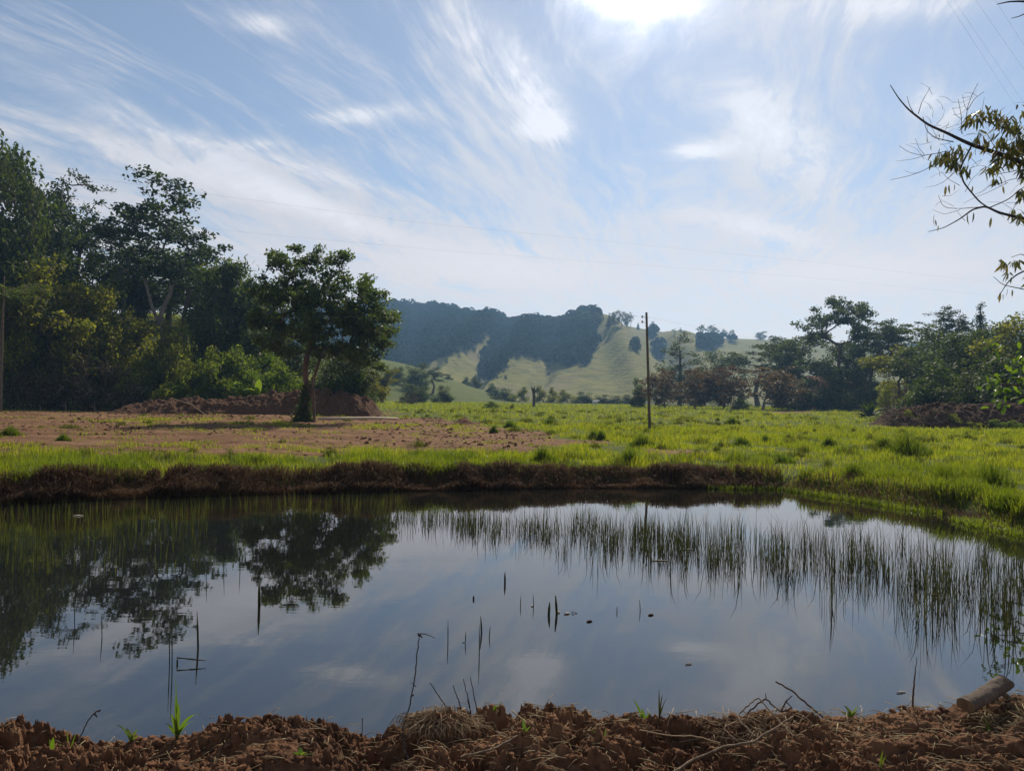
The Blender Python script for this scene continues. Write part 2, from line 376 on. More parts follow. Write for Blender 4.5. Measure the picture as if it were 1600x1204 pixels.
def mat_hill():
    m, k = newmat('hill_pasture'); t = k.new('ShaderNodeTexCoord'); P = t.outputs['Object']
    s = k.new('ShaderNodeSeparateXYZ'); k.link(P, s.inputs[0])
    n1 = k.noise(P, .02, 4, .6); n2 = k.noise(P, .12, 5, .65)
    zz = k.m('ADD', s.outputs[2], k.m('MULTIPLY', n1, 16.))
    tr = k.m('SINE', k.m('MULTIPLY', zz, 3.1)); tr = k.sstep(tr, .2, .95, 0, 1)
    c = ramp(k, n2, [(.3, (.100, .100, .022)), (.5, (.165, .158, .030)), (.72, (.215, .175, .048))])
    c = k.mix(k.sstep(n1, .5, .66, 0, .55), c, C(.17, .13, .075))
    c = k.mix(k.m('MULTIPLY', k.m('MULTIPLY', tr, k.sstep(k.noise(P, .035, 3), .35, .6)), .55), c, C(.085, .080, .040))
    a = k.new('ShaderNodeAttribute', attribute_name='wood')
    c = k.mix(a.outputs['Fac'], c, C(.022, .034, .016))
    k.link(principled(k, c, .95, .05, bump(k, k.m('ADD', n2, k.m('MULTIPLY', tr, -.08)), .6, 2.0)), k.out.inputs[0]); return m
def mat_water():
    m, k = newmat('pond_water'); t = k.new('ShaderNodeTexCoord')
    mp = k.new('ShaderNodeMapping'); mp.inputs['Scale'].default_value = (.6, 1.8, 1); k.link(t.outputs['Object'], mp.inputs[0])
    n1 = k.noise(mp.outputs[0], 1.2, 3, .5); n2 = k.noise(mp.outputs[0], 9, 3, .5)
    h = k.m('ADD', n1, k.m('MULTIPLY', n2, .10))
    p = k.new('ShaderNodeBsdfPrincipled'); p.inputs['Base Color'].default_value = C(.009, .009, .007)
    p.inputs['Roughness'].default_value = .012; p.inputs['IOR'].default_value = 1.85
    k.link(bump(k, h, .09, .010), p.inputs['Normal']); k.link(p.outputs[0], k.out.inputs[0]); return m
MAT['ground'] = mat_ground(); MAT['soil'] = mat_soil('red_soil', 1., .12); MAT['darksoil'] = mat_soil('dark_soil', 1.4, .15, .5); MAT['bank'] = mat_soil('bank_soil', 2.6, .012, .95); MAT['hill'] = mat_hill(); MAT['water'] = mat_water()

# ------------------------------------------------------------------ ground sheet, pond, hills
def build_ground():
    ys = [-40, -25, -14, -7, -3, 0, 2]
    y = 2.0
    while y < 1350:
        step = .10 if y < 24 else max(.10, (y-12)*.0105)
        if y < 10: step = .25
        y += step; ys.append(y)
    ys = np.array(ys)
    u = np.linspace(-1, 1, 560); u = .35*u+.65*u**3
    Wd = 1.9*(np.maximum(ys, 4)+12)
    X = u[None, :]*Wd[:, None]; Y = np.repeat(ys[:, None], len(u), 1)
    Z = ground_z(X, Y)
    D = dirt_mask(X, Y)
    Z = Z + D*.06*fbm(X*1.1, Y*1.1, 3, 31)*np.where(Y < 70, 1, 0)
    V = np.stack([X, Y, Z], -1).reshape(-1, 3)
    o = mesh_np('ground', V, [grid_faces(len(ys), len(u))], MAT['ground'], smooth=True, attrs={'dirt': D})
    tag(o, kind='structure')
    P = pdist(POND, X, Y)
build_ground()
def build_water():
    c = np.array(POND); ctr = c.mean(0)
    big = ctr+(c-ctr)*1.12; big[:, 1] = np.where(c[:, 1] < 6, c[:, 1]-.2, big[:, 1])
    V = [(x, y, 0) for x, y in big]
    o = mesh_np('pond_water', V, [np.arange(len(V))[None, ::-1]], MAT['water']); tag(o, kind='structure')
build_water()
# far hills ---------------------------------------------------------
RX = [300, 400, 500, 560, 620, 660, 700, 740, 790, 840, 880, 910, 930, 960, 1000, 1050, 1100, 1150, 1200, 1260, 1320, 1400, 1500, 1650, 1800]
RY = [520, 500, 485, 481, 478, 480, 487, 496, 503, 506, 501, 496, 500, 506, 513, 521, 526, 529, 531, 533, 536, 540, 545, 550, 552]
RD = [900, 900, 880, 860, 840, 820, 790, 760, 720, 690, 670, 655, 650, 655, 665, 690, 720, 750, 770, 790, 800, 800, 800, 800, 800]
F0 = 340.
SPUR = [((770, 1.0), (745, .55), (672, .05), 9, 15), ((832, .95), (815, .42), (740, .02), 8, 14), ((930, 1.0), (965, .55), (1010, .0), 13, 26), ((1060, .9), (1090, .5), (1130, .0), 8, 30)]
GUL = [((800, .85), (755, .2), (735, .0), 10, 14), ((870, .8), (850, .25), (800, .0), 8, 16), ((1010, .75), (1060, .4), (1090, .0), 12, 22), ((650, .8), (640, .3), (630, 0), 12, 18)]
def seg_lin(pts, t):
    a = sorted([(p[1], p[0]) for p in pts[:3]]); return np.interp(t, [q[0] for q in a], [q[1] for q in a])
def hill_z(PX, T):
    ry = np.interp(PX, RX, RY); rd = np.interp(PX, RX, RD)
    Y = F0+(rd-F0)*T
    hz = 618+(PX-800)*math.tan(ROLL)
    zr = CAM_H+(hz-ry)/F*rd
    t = np.clip(T, 0, 1)
    g = .40*t+.60*smooth01(t)
    g = np.where(T > 1, 1-.9*(T-1)**1.2, g)
    z = zr*g
    for s in SPUR:
        c = seg_lin(s, t); z = z + s[3]*np.exp(-((PX-c)/s[4])**2)*np.sin(np.clip(t, 0, 1)*math.pi)**.8
    for s in GUL:
        c = seg_lin(s, t); z = z - s[3]*np.exp(-((PX-c)/s[4])**2)*np.sin(np.clip(t, 0, 1)*math.pi)**.8
    X = (PX-800)/F*Y
    z = z + (4*fbm(X*.015, Y*.015, 4, 41))*np.sin(np.clip(t, 0, 1)*math.pi)
    return X, Y, z-1.0*(T <= 0.01)
# where the far slope is wooded, outlined on the slope as seen from the pond
WOOD = [(380, 380), (930, 380), (933, 505), (932, 545), (920, 572), (880, 571), (845, 562), (808, 562), (800, 555), (795, 575), (745, 608), (735, 600), (755, 560), (762, 530),
        (740, 545), (700, 556), (668, 572), (640, 590), (600, 602), (380, 610)]
WOOD2 = [[(984, 538), (998, 538), (1000, 552), (988, 552)], [(1014, 514), (1025, 514), (1026, 530), (1012, 530)], [(1020, 540), (1036, 540), (1036, 562), (1024, 562)],
         [(1088, 528), (1130, 528), (1128, 540), (1118, 552), (1090, 545)], [(1130, 530), (1150, 530), (1150, 540)]]
def wood_mask(X, Y, Z):
    px, py = proj(X, Y, Z)
    n_ = 9*fbm(px*.06, py*.06, 3, 51)
    m_ = pdist(WOOD, px, py)+n_
    for w in WOOD2: m_ = np.maximum(m_, pdist(w, px, py)*1.5+n_*.3)
    return m_
def build_hills():
    px = np.linspace(300, 1800, 500); t = np.concatenate([np.linspace(0, 1, 170), np.linspace(1.01, 1.6, 12)])
    PX, T = np.meshgrid(px, t)
    X, Y, Z = hill_z(PX, T)
    wm = wood_mask(X, Y, Z)
    o = mesh_np('hills', np.stack([X, Y, Z], -1), [grid_faces(len(t), len(px))], MAT['hill'], smooth=True, attrs={'wood': smooth01(wm/4)})
    tag(o, kind='structure')
    # second, paler ridge far behind
    px = np.linspace(-200, 2100, 200); t = np.linspace(0, 1.5, 30); PX, T = np.meshgrid(px, t)
    ry = np.interp(px, [-200, 500, 900, 1150, 1250, 1380, 1450, 1600, 2100], [560, 560, 545, 540, 537, 540, 535, 520, 500])
    Yf = 950+200*T; hz = 618+(PX-800)*math.tan(ROLL)
    Z = (CAM_H+(hz-ry[None, :])/F*1150)*np.where(T <= 1, smooth01(T), 1-.7*(T-1)) + 12*fbm(PX*.02, T*3, 4, 61)*np.sin(np.clip(T, 0, 1)*math.pi)
    o = mesh_np('hills', np.stack([(PX-800)/F*Yf, Yf, Z], -1), [grid_faces(len(t), len(px))], MAT['hill'], smooth=True, attrs={'wood': np.full(PX.size, .75)})
    tag(o, kind='structure')
build_hills()
# ------------------------------------------------------------------ plant builders
def unit(v): return v/np.maximum(np.linalg.norm(v, axis=-1, keepdims=True), 1e-9)
class Tubes:
    def __init__(s, n=6): s.V = []; s.Fq = []; s.n = n; s.c = 0
    def add(s, pts, r):
        pts = np.asarray(pts, float); m = len(pts); r = np.broadcast_to(np.asarray(r, float), (m,)); n = s.n
        t = np.gradient(pts, axis=0); t = unit(t)
        ref = np.array([0, 0, 1.]) if abs(t[0][2]) < .9 else np.array([1., 0, 0])
        a = unit(np.cross(t, ref)); b = np.cross(t, a)
        an = np.linspace(0, 2*math.pi, n, endpoint=False)
        ring = pts[:, None]+r[:, None, None]*(np.cos(an)[None, :, None]*a[:, None]+np.sin(an)[None, :, None]*b[:, None])
        s.V.append(ring.reshape(-1, 3))
        i = np.arange(m-1)[:, None]*n+np.arange(n)[None]; j = np.arange(m-1)[:, None]*n+(np.arange(n)[None]+1) % n
        s.Fq.append(np.stack([i, j, j+n, i+n], -1).reshape(-1, 4)+s.c)
        e0 = s.c+np.arange(n)[::-1]; e1 = s.c+(m-1)*n+np.arange(n)
        if n == 4: s.Fq += [e0[None], e1[None]]
        s.c += m*n
    def build(s, name, mat, parent=None, link=True):
        return mesh_np(name, np.concatenate(s.V), s.Fq, mat, parent, smooth=True, link=link)
def leaves(C_, size, rng, asp=.5, up=.5, hang=0., fold=True, dirs=None):
    """leaf shaped faces centred on C_"""
    n_ = len(C_); size = np.broadcast_to(size, (n_,))[:, None]*(rng.uniform(.65, 1.3, (n_, 1)))
    nr = unit(rng.normal(size=(n_, 3))+np.array([0, 0, up*2])) 
    a = rng.normal(size=(n_, 3)) if dirs is None else dirs+rng.normal(size=(n_, 3))*.35
    a = a+np.array([0, 0, -hang])
    a = unit(a-(a*nr).sum(1, keepdims=True)*nr); b = np.cross(nr, a)
    w = size*asp*.5; l = size*.5
    V = np.stack([C_-a*l, C_+b*w-a*l*.15+nr*w*.25, C_+a*l, C_-b*w-a*l*.15+nr*w*.25], 1)
    return V.reshape(-1, 3), np.arange(n_*4).reshape(-1, 4)
def tree_parts(seed, trunk, tr, clumps, crad, per, lsize, trunk_n=7, asp=.55, flat=.7, rpow=.45, rmin=.02, up=.5, hang=0., spread=.33, wiggle=.12, start=.3, lean=.7):
    """trunk: list of points; clumps (N,3). returns Tubes, leafV, leafF"""
    rng = np.random.default_rng(seed)
    trunk = np.asarray(trunk, float)
    tt = np.linspace(0, len(trunk)-1, 12); tp = np.stack([np.interp(tt, range(len(trunk)), trunk[:, i]) for i in range(3)], 1)
    nodes = [tuple(p) for p in tp]; par = [-1]+list(range(11)); 
    first = int(12*start)
    order = np.argsort(np.linalg.norm(clumps-tp[-1], axis=1))
    ends = []
    for ci in order:
        c = clumps[ci]; A = np.array(nodes); dv = c-A; d = np.linalg.norm(dv, axis=1)
        cost = d+lean*np.maximum(0, A[:, 2]-c[2]+.1*d)
        cost[:first] += 99
        k = int(np.argmin(cost)); p0 = A[k]; L = d[k]
        m = max(1, int(L/max(crad*.8, .15))); m = min(m, 5); prev = k
        for q in range(1, m+1):
            f = q/m; p = p0+(c-p0)*f+np.array([0, 0, -L*.10*math.sin(f*math.pi)])+rng.normal(size=3)*wiggle*L/m*(q < m)
            nodes.append(tuple(p)); par.append(prev); prev = len(nodes)-1
        ends.append(prev)
    cnt = np.zeros(len(nodes))
    for e in ends: cnt[e] += 1
    for i in range(len(nodes)-1, 0, -1):
        if par[i] >= 0: cnt[par[i]] += cnt[i]
    tot = max(cnt.max(), 1); A = np.array(nodes)
    R = tr*.85*(np.maximum(cnt, .6)/tot)**rpow; R = np.maximum(R, rmin)
    R[:12] = np.maximum(R[:12], np.linspace(tr*1.25, tr*.55, 12)); R[0] = tr*1.6; R[1] = tr*1.2
    T = Tubes(trunk_n); T.add(A[:12], R[:12])
    done = set()
    for i in range(12, len(nodes)):
        p = par[i]; rp = min(R[p], R[i]*1.5)
        T.add([A[p], (A[p]+A[i])/2+rng.normal(size=3)*.03*np.linalg.norm(A[p]-A[i]), A[i]], [rp, (rp+R[i])/2, R[i]])
    n_ = len(clumps); pts = []
    for c in clumps:
        k = int(per*rng.uniform(.6, 1.4)); q = unit(rng.normal(size=(k, 3)))*(rng.uniform(0, 1, (k, 1))**spread)*crad*rng.uniform(.75, 1.25)
        q[:, 2] *= flat; pts.append(c+q)
    P = np.concatenate(pts)
    V, Fq = leaves(P, lsize, rng, asp, up, hang)
    return T, V, Fq
def lobes_to_clumps(lobes, n_, rng, shell=.5):
    """lobes (x,y,z,rx,ry,rz); clumps toward each lobe's outside"""
    L = np.array(lobes, float); w = (L[:, 3]*L[:, 4]*L[:, 5])**.7; w /= w.sum()
    k = rng.choice(len(L), n_, p=w); q = unit(rng.normal(size=(n_, 3)))*(rng.uniform(0, 1, (n_, 1))**shell)
    return L[k, :3]+q*L[k, 3:6]
def make_tree(name, seed, H, trunk, tr, lobes, nclump, crad, per, lsize, leafm, barkm='bark', **kw):
    rng = np.random.default_rng(seed+999)
    sh = kw.pop('shell', .5)
    cl = lobes_to_clumps(lobes, nclump, rng, sh)
    T, V, Fq = tree_parts(seed, trunk, tr, cl, crad, per, lsize, **kw)
    ex = [((.32, .05, 3.0), (-.35, .1, 5.0), (-.8, .2, 7.0), (-1.6, .2, 9.5))] if name == 'tall_tree' else []
    for q in ex: T.add(q, [.13, .11, .09, .05])
    e = empty(name); T.build('trunk', MAT[barkm], e); mesh_np('crown', V, [Fq], MAT[leafm], e)
    e['H'] = 0.0; del e['H']; e_h[e.name] = max(V[:, 2].max()*.97, .1), (np.percentile(V[:, 0], 98)-np.percentile(V[:, 0], 2))
    return e
e_h = {}
R_ = np.random.default_rng(7)
def rlobes(seed, n_, H, zb, rx, kind='round'):
    r = np.random.default_rng(seed); out = []
    for i in range(n_):
        f = (i+.5)/n_; z = zb+(H-zb)*f
        if kind == 'round': w = rx*math.sin(math.pi*(.18+.78*f))**.8
        elif kind == 'flat': w = rx*(.55+.6*f)*(1 if f < .9 else .8)
        elif kind == 'cone': w = rx*(1.05-f)
        else: w = rx*(.9 if f < .6 else .65)
        a = r.uniform(0, 6.28); k = r.uniform(.3, .85)*w
        rr = max(w*r.uniform(.38, .6), .25)
        out.append((k*math.cos(a), k*math.sin(a), z, rr, rr, rr*r.uniform(.5, .8)))
    return out
PRO = {}
def proto(key, *a, **k):
    PRO[key] = (a, k, [])
# name, seed, H, trunk, tr, lobes, nclump, crad, per, lsize, leaf material
proto('airy', 'tall_tree', 3, 16, [(0, 0, 0), (.45, 0, 2.2), (.15, .1, 4.2), (.9, .1, 6.4), (.7, 0, 9)], .17, rlobes(31, 16, 16, 7.2, 4.6, 'round'), 120, .85, 42, .34, 'blue', barkm='palebark', flat=.55, spread=.45)
proto('airy2', 'open_crowned_tree', 5, 14, [(0, 0, 0), (-.3, 0, 4), (.2, 0, 7)], .2, rlobes(33, 12, 14, 6.5, 3.8, 'round'), 70, .7, 34, .30, 'blue', flat=.6, spread=.5)
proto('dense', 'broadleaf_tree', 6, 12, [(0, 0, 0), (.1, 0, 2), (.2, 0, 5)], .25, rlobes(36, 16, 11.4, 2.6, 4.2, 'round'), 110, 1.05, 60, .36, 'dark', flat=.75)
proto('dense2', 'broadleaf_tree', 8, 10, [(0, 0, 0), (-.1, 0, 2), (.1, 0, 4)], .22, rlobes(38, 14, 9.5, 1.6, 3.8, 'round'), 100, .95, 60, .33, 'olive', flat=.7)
proto('bush', 'leafy_shrub', 9, 5, [(0, 0, 0), (.1, 0, .7), (0, 0, 1.2)], .12, rlobes(39, 13, 4.4, .5, 2.9, 'col'), 85, .65, 60, .24, 'olive', flat=.8, up=.3)
proto('bushf', 'leafy_shrub', 10, 4, [(0, 0, 0), (.1, 0, .7), (0, 0, 1.2)], .10, rlobes(40, 13, 3.6, .3, 2.6, 'col'), 85, .5, 60, .20, 'fresh', flat=.9, up=.2)
proto('bushy', 'yellow_flecked_shrub', 11, 5, [(0, 0, 0), (.1, 0, 1), (0, 0, 1.8)], .12, rlobes(41, 10, 4.6, 1.2, 2.6, 'round'), 70, .6, 56, .25, 'yellow', flat=.7)
proto('bushd', 'dark_shrub', 12, 5, [(0, 0, 0), (.1, 0, 1), (0, 0, 1.8)], .12, rlobes(42, 12, 4.6, .4, 2.6, 'col'), 90, .7, 60, .26, 'dark', flat=.9)
proto('flat', 'spreading_tree', 13, 14, [(0, 0, 0), (.3, 0, 3), (.1, 0, 6)], .28, rlobes(43, 15, 14, 7.2, 6.2, 'flat'), 100, .95, 52, .36, 'dark', flat=.45, spread=.45)
proto('dome', 'domed_tree', 18, 14, [(0, 0, 0), (.3, 0, 3), (.0, 0, 5.5), (.3, 0, 8)], .26, [(.3*a, .3*b, 11.0+.1*c, 2.2, 2.2, 1.4) for a, b, c in ((0, 0, 14), (-8, 3, 4), (8, -3, 6), (-13, -2, -10), (13, 2, -8), (0, 9, 4), (0, -9, 2))]+[(-2, 1, 9.2, 1.4, 1.4, .8), (4.6, 0, 8.2, 1.5, 1.5, .7), (2.2, -1.5, 9.0, 1.5, 1.5, .8), (-4.4, 0, 9.0, 1.2, 1.2, .9), (5.9, .5, 6.6, 1.2, 1.2, .6), (1, 0, 6.4, 1.6, 1.6, .7)], 150, .75, 50, .33, 'dark', flat=.6, spread=.5, start=.4)
proto('russet', 'russet_tree', 14, 6, [(0, 0, 0), (.1, 0, .7), (.2, 0, 1.4)], .13, rlobes(44, 15, 5.6, 1.0, 3.4, 'round'), 130, .6, 46, .24, 'russet', barkm='palebark', flat=.55, spread=.5)
proto('conifer', 'conifer', 15, 10, [(0, 0, 0), (.05, 0, 4), (0, 0, 9.6)], .16, [(.15*math.sin(z*3), .15*math.cos(z*2), z, max(.22, 2.1*(1-z/10.6)), max(.22, 2.1*(1-z/10.6)), .55) for z in np.linspace(.9, 9.8, 18)], 210, .55, 40, .24, 'blue', flat=.8, start=.15, lean=1)
proto('pointy', 'pointed_tree', 17, 11, [(0, 0, 0), (.05, 0, 4), (0, 0, 8)], .16, [(.7*math.sin(z*3.1), .7*math.cos(z*2.3), z, max(.3, 3.0*(1-z/11)), max(.3, 3.0*(1-z/11)), .9) for z in np.linspace(1.2, 10.3, 14)], 120, .6, 36, .28, 'dark', flat=.7, start=.15, lean=1)
proto('brush', 'dry_bush', 16, 4, [(0, 0, 0), (.1, 0, .5), (0, 0, .9)], .07, rlobes(46, 14, 3.8, .4, 2.7, 'col'), 110, .6, 40, .17, 'brush', barkm='palebark', flat=1, up=0, spread=.7)
def get(key):
    a, k, made = PRO[key]
    if not made:
        o = make_tree(*a, **dict(k)); made.append(o); made.append(e_h[o.name]); return o, made[1]
    return copy_tree(made[0]), made[1]
RT = np.random.default_rng(77)
ORD = ['leftmost', 'second from the left', 'third from the left', 'fourth from the left', 'fifth from the left', 'sixth from the left', 'seventh from the left', 'eighth from the left', 'rightmost']
def ordn(i, n_): return ORD[i] if i < n_-1 else 'rightmost'
def put_tree(key, px, D, top, w, label, group=None, cat='tree', base=None):
    o, (H, Wd) = get(key)
    X = (at(px, 600, D)).x; z = gz(X, D)-.1 if base is None else base
    zt = at(px, top, D).z; sz = max(zt-z, .5)/H; sx = (w/F*D)/Wd
    o.location = (X, D, z); o.scale = (sx*RT.choice([-1, 1]), (sx+sz)/2 if sz < 2*sx else sx, sz); o.rotation_euler = (0, 0, RT.uniform(-.5, .5)+RT.choice([0, 3.14]))
    if 'group' in o: del o['group']
    tag(o, label, cat, group); return o
# ------------------------------------------------------------------ trees
GL = 'trees of the wooded left hillside'; GR = 'trees along the right side of the field'
L = put_tree
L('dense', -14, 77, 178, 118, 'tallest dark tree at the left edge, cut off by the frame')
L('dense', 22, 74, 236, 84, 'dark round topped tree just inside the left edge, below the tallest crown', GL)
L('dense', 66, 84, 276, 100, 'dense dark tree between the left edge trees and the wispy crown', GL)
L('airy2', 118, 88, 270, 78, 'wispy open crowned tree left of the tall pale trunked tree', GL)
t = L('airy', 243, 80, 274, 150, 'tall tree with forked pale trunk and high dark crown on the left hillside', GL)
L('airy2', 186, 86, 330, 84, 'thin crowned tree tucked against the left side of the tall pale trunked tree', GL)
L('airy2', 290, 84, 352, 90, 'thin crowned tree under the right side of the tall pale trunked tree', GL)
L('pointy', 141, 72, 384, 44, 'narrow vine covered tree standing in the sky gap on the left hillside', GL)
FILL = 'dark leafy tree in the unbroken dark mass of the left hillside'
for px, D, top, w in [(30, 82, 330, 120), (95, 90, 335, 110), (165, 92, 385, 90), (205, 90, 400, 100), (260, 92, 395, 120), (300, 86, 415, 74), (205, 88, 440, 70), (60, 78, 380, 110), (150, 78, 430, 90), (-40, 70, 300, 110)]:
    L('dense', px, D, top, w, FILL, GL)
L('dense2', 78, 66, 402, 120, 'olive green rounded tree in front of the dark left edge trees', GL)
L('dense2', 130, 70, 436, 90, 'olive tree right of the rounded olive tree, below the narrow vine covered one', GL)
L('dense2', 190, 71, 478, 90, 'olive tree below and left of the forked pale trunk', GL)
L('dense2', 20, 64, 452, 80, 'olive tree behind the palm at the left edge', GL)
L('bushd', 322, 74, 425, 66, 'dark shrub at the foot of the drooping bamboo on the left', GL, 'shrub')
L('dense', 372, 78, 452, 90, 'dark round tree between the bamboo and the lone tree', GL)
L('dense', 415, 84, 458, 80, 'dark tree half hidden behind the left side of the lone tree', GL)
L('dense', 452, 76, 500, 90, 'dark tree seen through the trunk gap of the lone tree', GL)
GB = 'shrubs at the foot of the wooded left hillside'
L('bushy', 137, 65.5, 500, 80, 'yellow flecked shrub on the left slope above the grey brush', GB, 'shrub')
L('bush', 60, 65, 512, 80, 'olive shrub left of the yellow flecked shrub', GB, 'shrub')
L('bush', 200, 68, 510, 90, 'olive shrub right of the yellow flecked shrub', GB, 'shrub')
L('bush', 246, 70, 500, 70, 'olive shrub covering the foot of the forked pale trunk', GB, 'shrub')
L('bush', 290, 68, 500, 74, 'rounded olive shrub right of the forked pale trunk', GB, 'shrub')
L('bush', 225, 64.5, 560, 90, 'low olive shrub above the left end of the soil heap', GB, 'shrub')
for i, (px, D, top, w) in enumerate([(15, 62.5, 560, 80), (65, 63, 552, 80), (105, 63.5, 545, 84), (150, 63.5, 555, 80), (195, 64, 572, 70)]):
    L('brush', px, D, top, w, 'grey brown bush at the foot of the left slope, %s of five' % ordn(i, 5), 'grey brush beside the cleared ground', 'shrub')
for i, (px, D, top, w) in enumerate([(270, 65, 596, 56), (300, 66, 580, 60), (330, 67, 542, 62), (350, 66, 585, 66), (372, 69, 540, 66), (400, 66, 580, 60), (440, 68, 560, 60)]):
    L('bushf', px, D, top, w, 'bright green shrub behind the red soil heap, %s of seven' % ordn(i, 7), 'sunlit shrubs behind the soil heap', 'shrub')
for i, (px, D, top, w) in enumerate([(215, 66, 548, 60), (250, 66.5, 556, 60), (285, 67, 560, 56), (318, 68, 562, 56), (352, 69, 556, 60), (388, 70, 556, 60), (425, 71, 548, 60)]):
    L('bush' if i < 3 else 'bushf', px, D, top, w, 'sunlit shrub higher on the left slope, %s of seven' % ordn(i, 7), 'upper sunlit shrubs of the left slope', 'shrub')
L('bushd', 536, 62, 542, 84, 'big dark shrub standing behind the soil heap right of the lone trunk', None, 'shrub')
L('dense', 548, 63, 540, 84, 'dense very dark tree low behind the right side of the lone tree')
L('bushd', 508, 66, 560, 60, 'dark shrub directly behind the lone trunk', None, 'shrub')
L('bushy', 578, 74, 590, 40, 'small yellowish shrub at the right end of the soil heap', None, 'shrub')
GM = 'trees and shrubs of the middle distance'
L('bushd', 648, 205, 566, 44, 'dark round tree on the valley knoll right of the lone tree', GM)
L('airy2', 676, 200, 574, 42, 'thin brownish tree beside the dark round tree on the knoll', GM)
L('bushd', 622, 210, 572, 24, 'small dark tree left of the round tree on the knoll', GM)
L('bushd', 655, 150, 600, 52, 'dark bush below the round tree on the knoll', GM, 'shrub')
L('bushd', 694, 152, 602, 30, 'small dark bush at the foot of the knoll', GM, 'shrub')
L('brush', 640, 120, 612, 34, 'brown bush at the field edge right of the soil heap', GM, 'shrub')
for i, (px, D, top, w) in enumerate([(684, 270, 583, 12), (700, 275, 585, 12), (728, 290, 588, 12), (742, 280, 588, 22), (768, 260, 598, 16), (775, 240, 604, 20)]):
    L('bushd', px, D, top, w, 'tiny dark tree on the crest of the knoll, %s of six' % ordn(i, 6), 'small trees dotted on the knoll')
for i, (px, D, top, w) in enumerate([(790, 215, 606, 34), (812, 205, 603, 30), (850, 195, 602, 34), (868, 200, 604, 24), (888, 195, 608, 34), (915, 190, 612, 34), (938, 195, 616, 30), (962, 195, 618, 34), (980, 190, 616, 26)]):
    L('bush' if px in (850, 868, 888, 812) else 'bushd', px, D, top, w, 'small bush of the far hedge line before the hill, %s of nine' % ordn(i, 9), 'bushes of the far hedge line', 'shrub')
# right side
L('pointy', 1062, 160, 520, 74, 'pointed grey green tree behind the russet trees', GR)
L('pointy', 1095, 170, 560, 56, 'low pointed tree right of the tall pointed grey green one', GR)
for px, D, top, w, lb in [(1000, 128, 590, 26, 'narrow dark bush left of the utility pole foot trees'), (1040, 124, 578, 56, 'leftmost russet tree, just right of the utility pole'),
                          (1085, 122, 576, 60, 'russet tree second from the utility pole'), (1132, 124, 572, 64, 'russet tree in the middle of the russet row'),
                          (1192, 117, 573, 92, 'widest russet tree, spreading at the right end of the row'), (1232, 120, 590, 50, 'small russet tree under the dark trees')]:
    L('russet' if px > 1010 else 'bushd', px, D, top, w, lb, GR)
L('flat', 1185, 165, 527, 112, 'broad flat topped olive tree behind the russet row', GR)
L('dense', 1130, 170, 548, 70, 'rounded tree left of the broad flat topped olive one', GR)
L('dense', 1250, 142, 514, 86, 'dense dark tree left of the tallest spreading tree', GR)
L('dense', 1225, 140, 545, 60, 'lower dark tree in front of the dense dark one', GR)
t = L('dome', 1310, 132, 466, 128, 'tallest spreading tree on the right, its high crown open to the sky', GR)
L('flat', 1362, 128, 508, 92, 'lower spreading tree leaning right from the tallest one', GR)
L('dense', 1290, 126, 560, 90, 'dark understory tree below the tallest spreading tree', GR)
L('dense', 1345, 124, 566, 60, 'dark understory tree right of the tallest trunk', GR)
L('dense', 1328, 140, 520, 70, 'dark tree filling the lower crown of the tallest spreading tree', GR)
L('flat', 1412, 124, 500, 92, 'flat topped tree with sky showing under its crown', GR)
L('airy2', 1468, 112, 480, 66, 'open topped tree left of the dark conifer', GR)
L('airy2', 1490, 108, 486, 44, 'small open topped tree touching the dark conifer', GR)
L('conifer', 1531, 104, 474, 26, 'dark narrow conifer rising above the right hill', GR)
L('dense2', 1405, 96, 540, 84, 'olive tree on the grassy right slope', GR)
L('dense', 1440, 92, 530, 84, 'dark tree right of the grassy slope clearing', GR)
L('dense', 1478, 86, 508, 90, 'dark tree left in the right hill thicket', GR)
L('dense', 1515, 78, 505, 100, 'large dark tree in the right hill thicket', GR)
L('dense', 1548, 84, 504, 90, 'dark tree behind the large one on the right hill', GR)
L('dense2', 1590, 72, 490, 110, 'olive tree at the right edge, highest on the hill', GR)
L('dense', 1640, 70, 500, 110, 'dark tree cut off by the right edge of the frame', GR)
for i, (px, D, top, w) in enumerate([(1445, 72, 590, 60), (1470, 68, 560, 90), (1500, 62, 585, 80), (1520, 66, 556, 100), (1555, 61, 585, 90), (1570, 64, 552, 100), (1600, 60, 590, 70), (1615, 62, 556, 90)]):
    L('bushd', px, D, top, w, 'dark shrub in the thicket behind the brush heap, %s of eight' % ordn(i, 8), 'shaded shrubs behind the brush heap', 'shrub')
for i, (px, D, top, w) in enumerate([(1255, 122, 605, 50), (1295, 120, 600, 50), (1330, 118, 604, 44), (1362, 116, 598, 40)]):
    L('bushd', px, D, top, w, 'dark shrub under the tallest spreading tree, %s of four' % ordn(i, 4), 'shrubs under the spreading trees', 'shrub')
L('bushf', 1160, 116, 622, 26, 'bright little shrub at the foot of the russet row', None, 'shrub')
L('bush', 1392, 80, 600, 44, 'low olive shrub on the sunlit part of the right slope', None, 'shrub')
L('brush', 1420, 74, 596, 60, 'brown brush on the right slope behind the agave', None, 'shrub')
